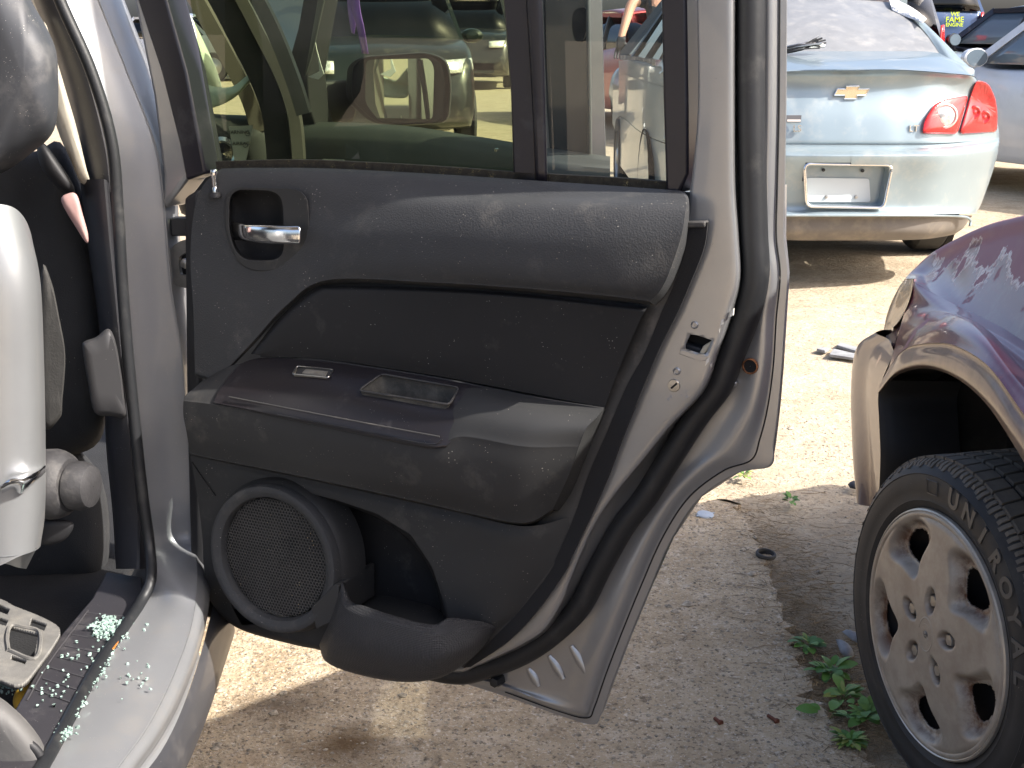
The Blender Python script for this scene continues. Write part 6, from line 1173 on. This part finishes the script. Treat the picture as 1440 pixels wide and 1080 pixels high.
# ================================================================ WEEDS, DRY GRASS, LITTER
m_leaf = [M('weed leaf', c, .55, var=.25, vs=40, spec=.3) for c in ((.11, .23, .045), (.17, .30, .08), (.27, .31, .08), (.085, .18, .05))]
leaf_me = []
for k in range(4):
    V = []; Fc = []; nl = 7
    for i in range(nl):
        t = i / (nl - 1); w_ = .30 * math.sin(math.pi * min(1, t * .92 + .05)) ** .8 * (1 if k != 2 else .55); zc = .25 * t - .38 * t * t
        V += [(-w_, t, zc + .10 * w_), (0, t, zc), (w_, t, zc + .10 * w_)]
    for i in range(nl - 1):
        for j in range(2): Fc.append((i * 3 + j, i * 3 + j + 1, i * 3 + j + 4, i * 3 + j + 3))
    me = bpy.data.meshes.new('leaf'); me.from_pydata(V, [], Fc); me.materials.append(m_leaf[k])
    for p in me.polygons: p.use_smooth = True
    leaf_me.append(me)
def weed(px, py, n, size, label, spread=1.5, kinds=(0, 1, 3)):
    n = int(n * 1.7); size *= .78
    c = at(px, py, z=.0); w_ = empty('weed', c, 0, label, 'weed', 'weeds along the slab edge')
    m_st = bpy.data.materials.get('weed stem') or M('weed stem', (.14, .16, .05), .6)
    for i in range(n):
        a = i * 2.4 + rnd.uniform(-.4, .4); lift = rnd.uniform(.02, .7); r0 = rnd.uniform(.0, .35) * size * spread; L_ = size * rnd.uniform(.55, 1.1)
        o = bpy.data.objects.new('leaf', leaf_me[rnd.choice(kinds)]); put(o, w_, True); o.location = (r0 * math.cos(a), r0 * math.sin(a), .006 + lift * size * .5); o.rotation_euler = (rnd.uniform(.0, .75) * lift * 1.6, rnd.uniform(-.4, .4), a - math.pi / 2); o.scale = (L_, L_, L_)
    V = []; Fc = []
    for i in range(max(3, n // 4)):
        a = rnd.random() * 6.28; p1 = Vector((math.cos(a), math.sin(a), 0)) * size * .35; k = len(V)
        for p, r in ((Vector((0, 0, 0)), .0016), (p1 * .5 + UP * size * .25, .0013), (p1 + UP * size * .35, .0009)):
            for q in range(4): V.append(p + Vector((r * math.cos(q * 1.57), r * math.sin(q * 1.57), 0)))
        for s in range(2):
            for q in range(4): Fc.append((k + s * 4 + q, k + s * 4 + (q + 1) % 4, k + s * 4 + 4 + (q + 1) % 4, k + s * 4 + 4 + q))
    mk('stem', V, Fc, m_st, w_, 40, local=True); return w_
weed(1112, 708, 9, .035, 'small green weed alone on the dirt right of the door edge')
weed(1047, 672, 14, .035, 'grassy green tuft just under the door corner', kinds=(2, 2, 1))
weed(1136, 912, 14, .045, 'green weed highest of the clump beside the tyre', kinds=(0, 3, 2))
weed(1168, 950, 16, .05, 'leafy green weed in the middle of the clump beside the tyre')
weed(1186, 985, 13, .05, 'pale leaved weed below the middle of the clump beside the tyre', kinds=(1, 2, 1))
weed(1166, 1012, 4, .055, 'weed with one broad leaf reaching over the concrete')
weed(1218, 1012, 18, .045, 'bushy weed closest to the tyre', kinds=(0, 1))
weed(1195, 1048, 26, .038, 'dense feathery weed lowest of the clump beside the tyre', kinds=(0, 0, 2, 3))
# dry grass, straw and roots: one mass
V = []; Fc = []
def straw(p, a, L_, r, lift):
    k = len(V); d = Vector((math.cos(a), math.sin(a), 0)); s = Vector((-d.y, d.x, 0)); b = rnd.uniform(-.3, .3) * L_
    for t in (0, .5, 1):
        q = p + d * L_ * t + s * b * math.sin(t * 3.14) * .5 + UP * (lift * L_ * t * (1.3 - t))
        V.extend([q + s * r, q - s * r + UP * r, q - s * r - UP * r * .5])
    for j in range(2):
        for i in range(3): Fc.append((k + j * 3 + i, k + j * 3 + (i + 1) % 3, k + j * 3 + 3 + (i + 1) % 3, k + j * 3 + 3 + i))
for i in range(2600):
    t = rnd.random() ** .8; px_ = 1052 + 165 * t + rnd.gauss(0, 26); py_ = 690 + 370 * t + rnd.gauss(0, 22); c = at(px_, py_, z=0)
    straw(Vector((c.x, c.y, rnd.uniform(-.008, .004))), rnd.random() * 6.28, rnd.uniform(.01, .05), rnd.uniform(.0003, .0008), rnd.uniform(0, .25))
for i in range(90):
    c = at(rnd.uniform(1060, 1210), rnd.uniform(690, 1000), z=0); straw(Vector((c.x, c.y, rnd.uniform(-.006, .004))), rnd.uniform(-.6, .6) + (3.14 if i % 2 else 0), rnd.uniform(.04, .09), rnd.uniform(.0006, .0012), rnd.uniform(0, .06))
o = mk('dry_grass', V, Fc, M('dry straw', (.26, .19, .11), .9, var=.5, vs=30), None, 60); tag(o, 'dead brown grass and roots along the broken slab edge', 'dry grass', kind='stuff')
# litter
cc = at(992, 724, z=.004); m_cap = M('pale blue grey plastic', (.42, .47, .53), .5, var=.1, vs=40)
cap = lathe('filler_lid', [(.001, .004), (.020, .0042), (.0225, .003), (.024, 0)], cc, Vector((.1, -.1, 1)), m_cap, None, 24); tag(cap, 'pale blue grey round plastic lid with small tabs on the ground', 'lid')
for i in range(4):
    a = i * 1.57 + .5; box('tab', cc + Vector((.025 * math.cos(a), .025 * math.sin(a), .001)), (.008, .006, .003), m_cap, cap, Matrix.Rotation(a, 3, 'Z'), .0005)
rc_ = at(1077, 780, z=.006); o = lathe('rubber_ring', [(.0195, -.005), (.0245, -.004), (.0265, .001), (.0245, .006), (.0205, .0065), (.0185, .002), (.0195, -.005)], rc_, Vector((.12, -.12, 1)), M('grey black rubber', (.045, .043, .04), .7, dust=(.3, (.2, .18, .15), 30)), None, 32); tag(o, 'dusty black rubber ring lying on the concrete edge', 'ring')
tube('ring_web', [rc_ + Vector((.018 * math.cos(a), .018 * math.sin(a), -.002 + .001 * math.sin(3 * a))) for a in [2 * math.pi * i / 12 for i in range(13)]], .0022, m_black, o, n=0, k=6)
def shard(px, label, h, mat, nm='plastic_shard', cat='shard', yaw=0):
    P3 = [at(x, y, z=.004) for x, y in px]; c = sum(P3, Vector()) / len(P3); n = len(P3); V = [p for p in P3] + [c + (p - c) * .6 + UP * h for p in P3] + [c + UP * h * 1.15]
    Fc = [(i, (i + 1) % n, n + (i + 1) % n, n + i) for i in range(n)] + [(n + i, n + (i + 1) % n, 2 * n) for i in range(n)]
    return tag(mk(nm, V, Fc, mat, None, 60, solid=-.0015), label, cat)
m_sh = M('weathered grey plastic', (.24, .235, .24), .7, var=.2, vs=40)
shard([(1175, 899), (1186, 903), (1200, 915), (1201, 922), (1192, 928), (1182, 918)], 'curled grey plastic shard by the weeds beside the tyre', .010, m_sh)
shard([(1184, 888), (1190, 885), (1204, 890), (1213, 898), (1212, 906), (1198, 900)], 'flat grey plastic shard half hidden behind the tyre', .006, m_sh)
shard([(1192, 681), (1200, 677), (1207, 679), (1206, 688), (1195, 686)], 'black plastic scrap on the dirt near the car bumper', .008, m_black)
m_wood = M('weathered grey slat', (.23, .235, .24), .8, var=.3, vs=30)
for px, lb in (([(1166, 502), (1172, 494), (1208, 502), (1208, 508)], 'weathered grey slat nearest us on the sunlit dirt'), ([(1176, 489), (1182, 485), (1210, 493), (1210, 499)], 'weathered grey slat farther back on the sunlit dirt'), ([(1148, 494), (1156, 491), (1166, 494), (1160, 497)], 'short dark chip of wood left of the grey slats')):
    V, Fc = prism([at(x, y, z=.0) for x, y in px], UP, .012); tag(mk('slat', V, Fc, m_wood, None, 30, bevel=.002), lb, 'slat')
m_br = M('rusty bolt', (.16, .055, .03), .7, .2, var=.3, vs=80)
for x0, y0, x1, y1, lb in ((1080, 1006, 1092, 1014, 'rusty bolt on the concrete nearer the weeds'), (1005, 1010, 1013, 1016, 'rusty bolt on the concrete nearer the door')):
    a, b2 = at(x0, y0, z=.006), at(x1, y1, z=.005); o = tube('rusty_bolt', [a, a.lerp(b2, .5), b2], .0036, m_br, None, n=6, k=8); tag(o, lb, 'bolt'); lathe('bolt_head', [(.006, -.002), (.006, .003), (.0005, .003)], b2, b2 - a, m_br, o, 6)
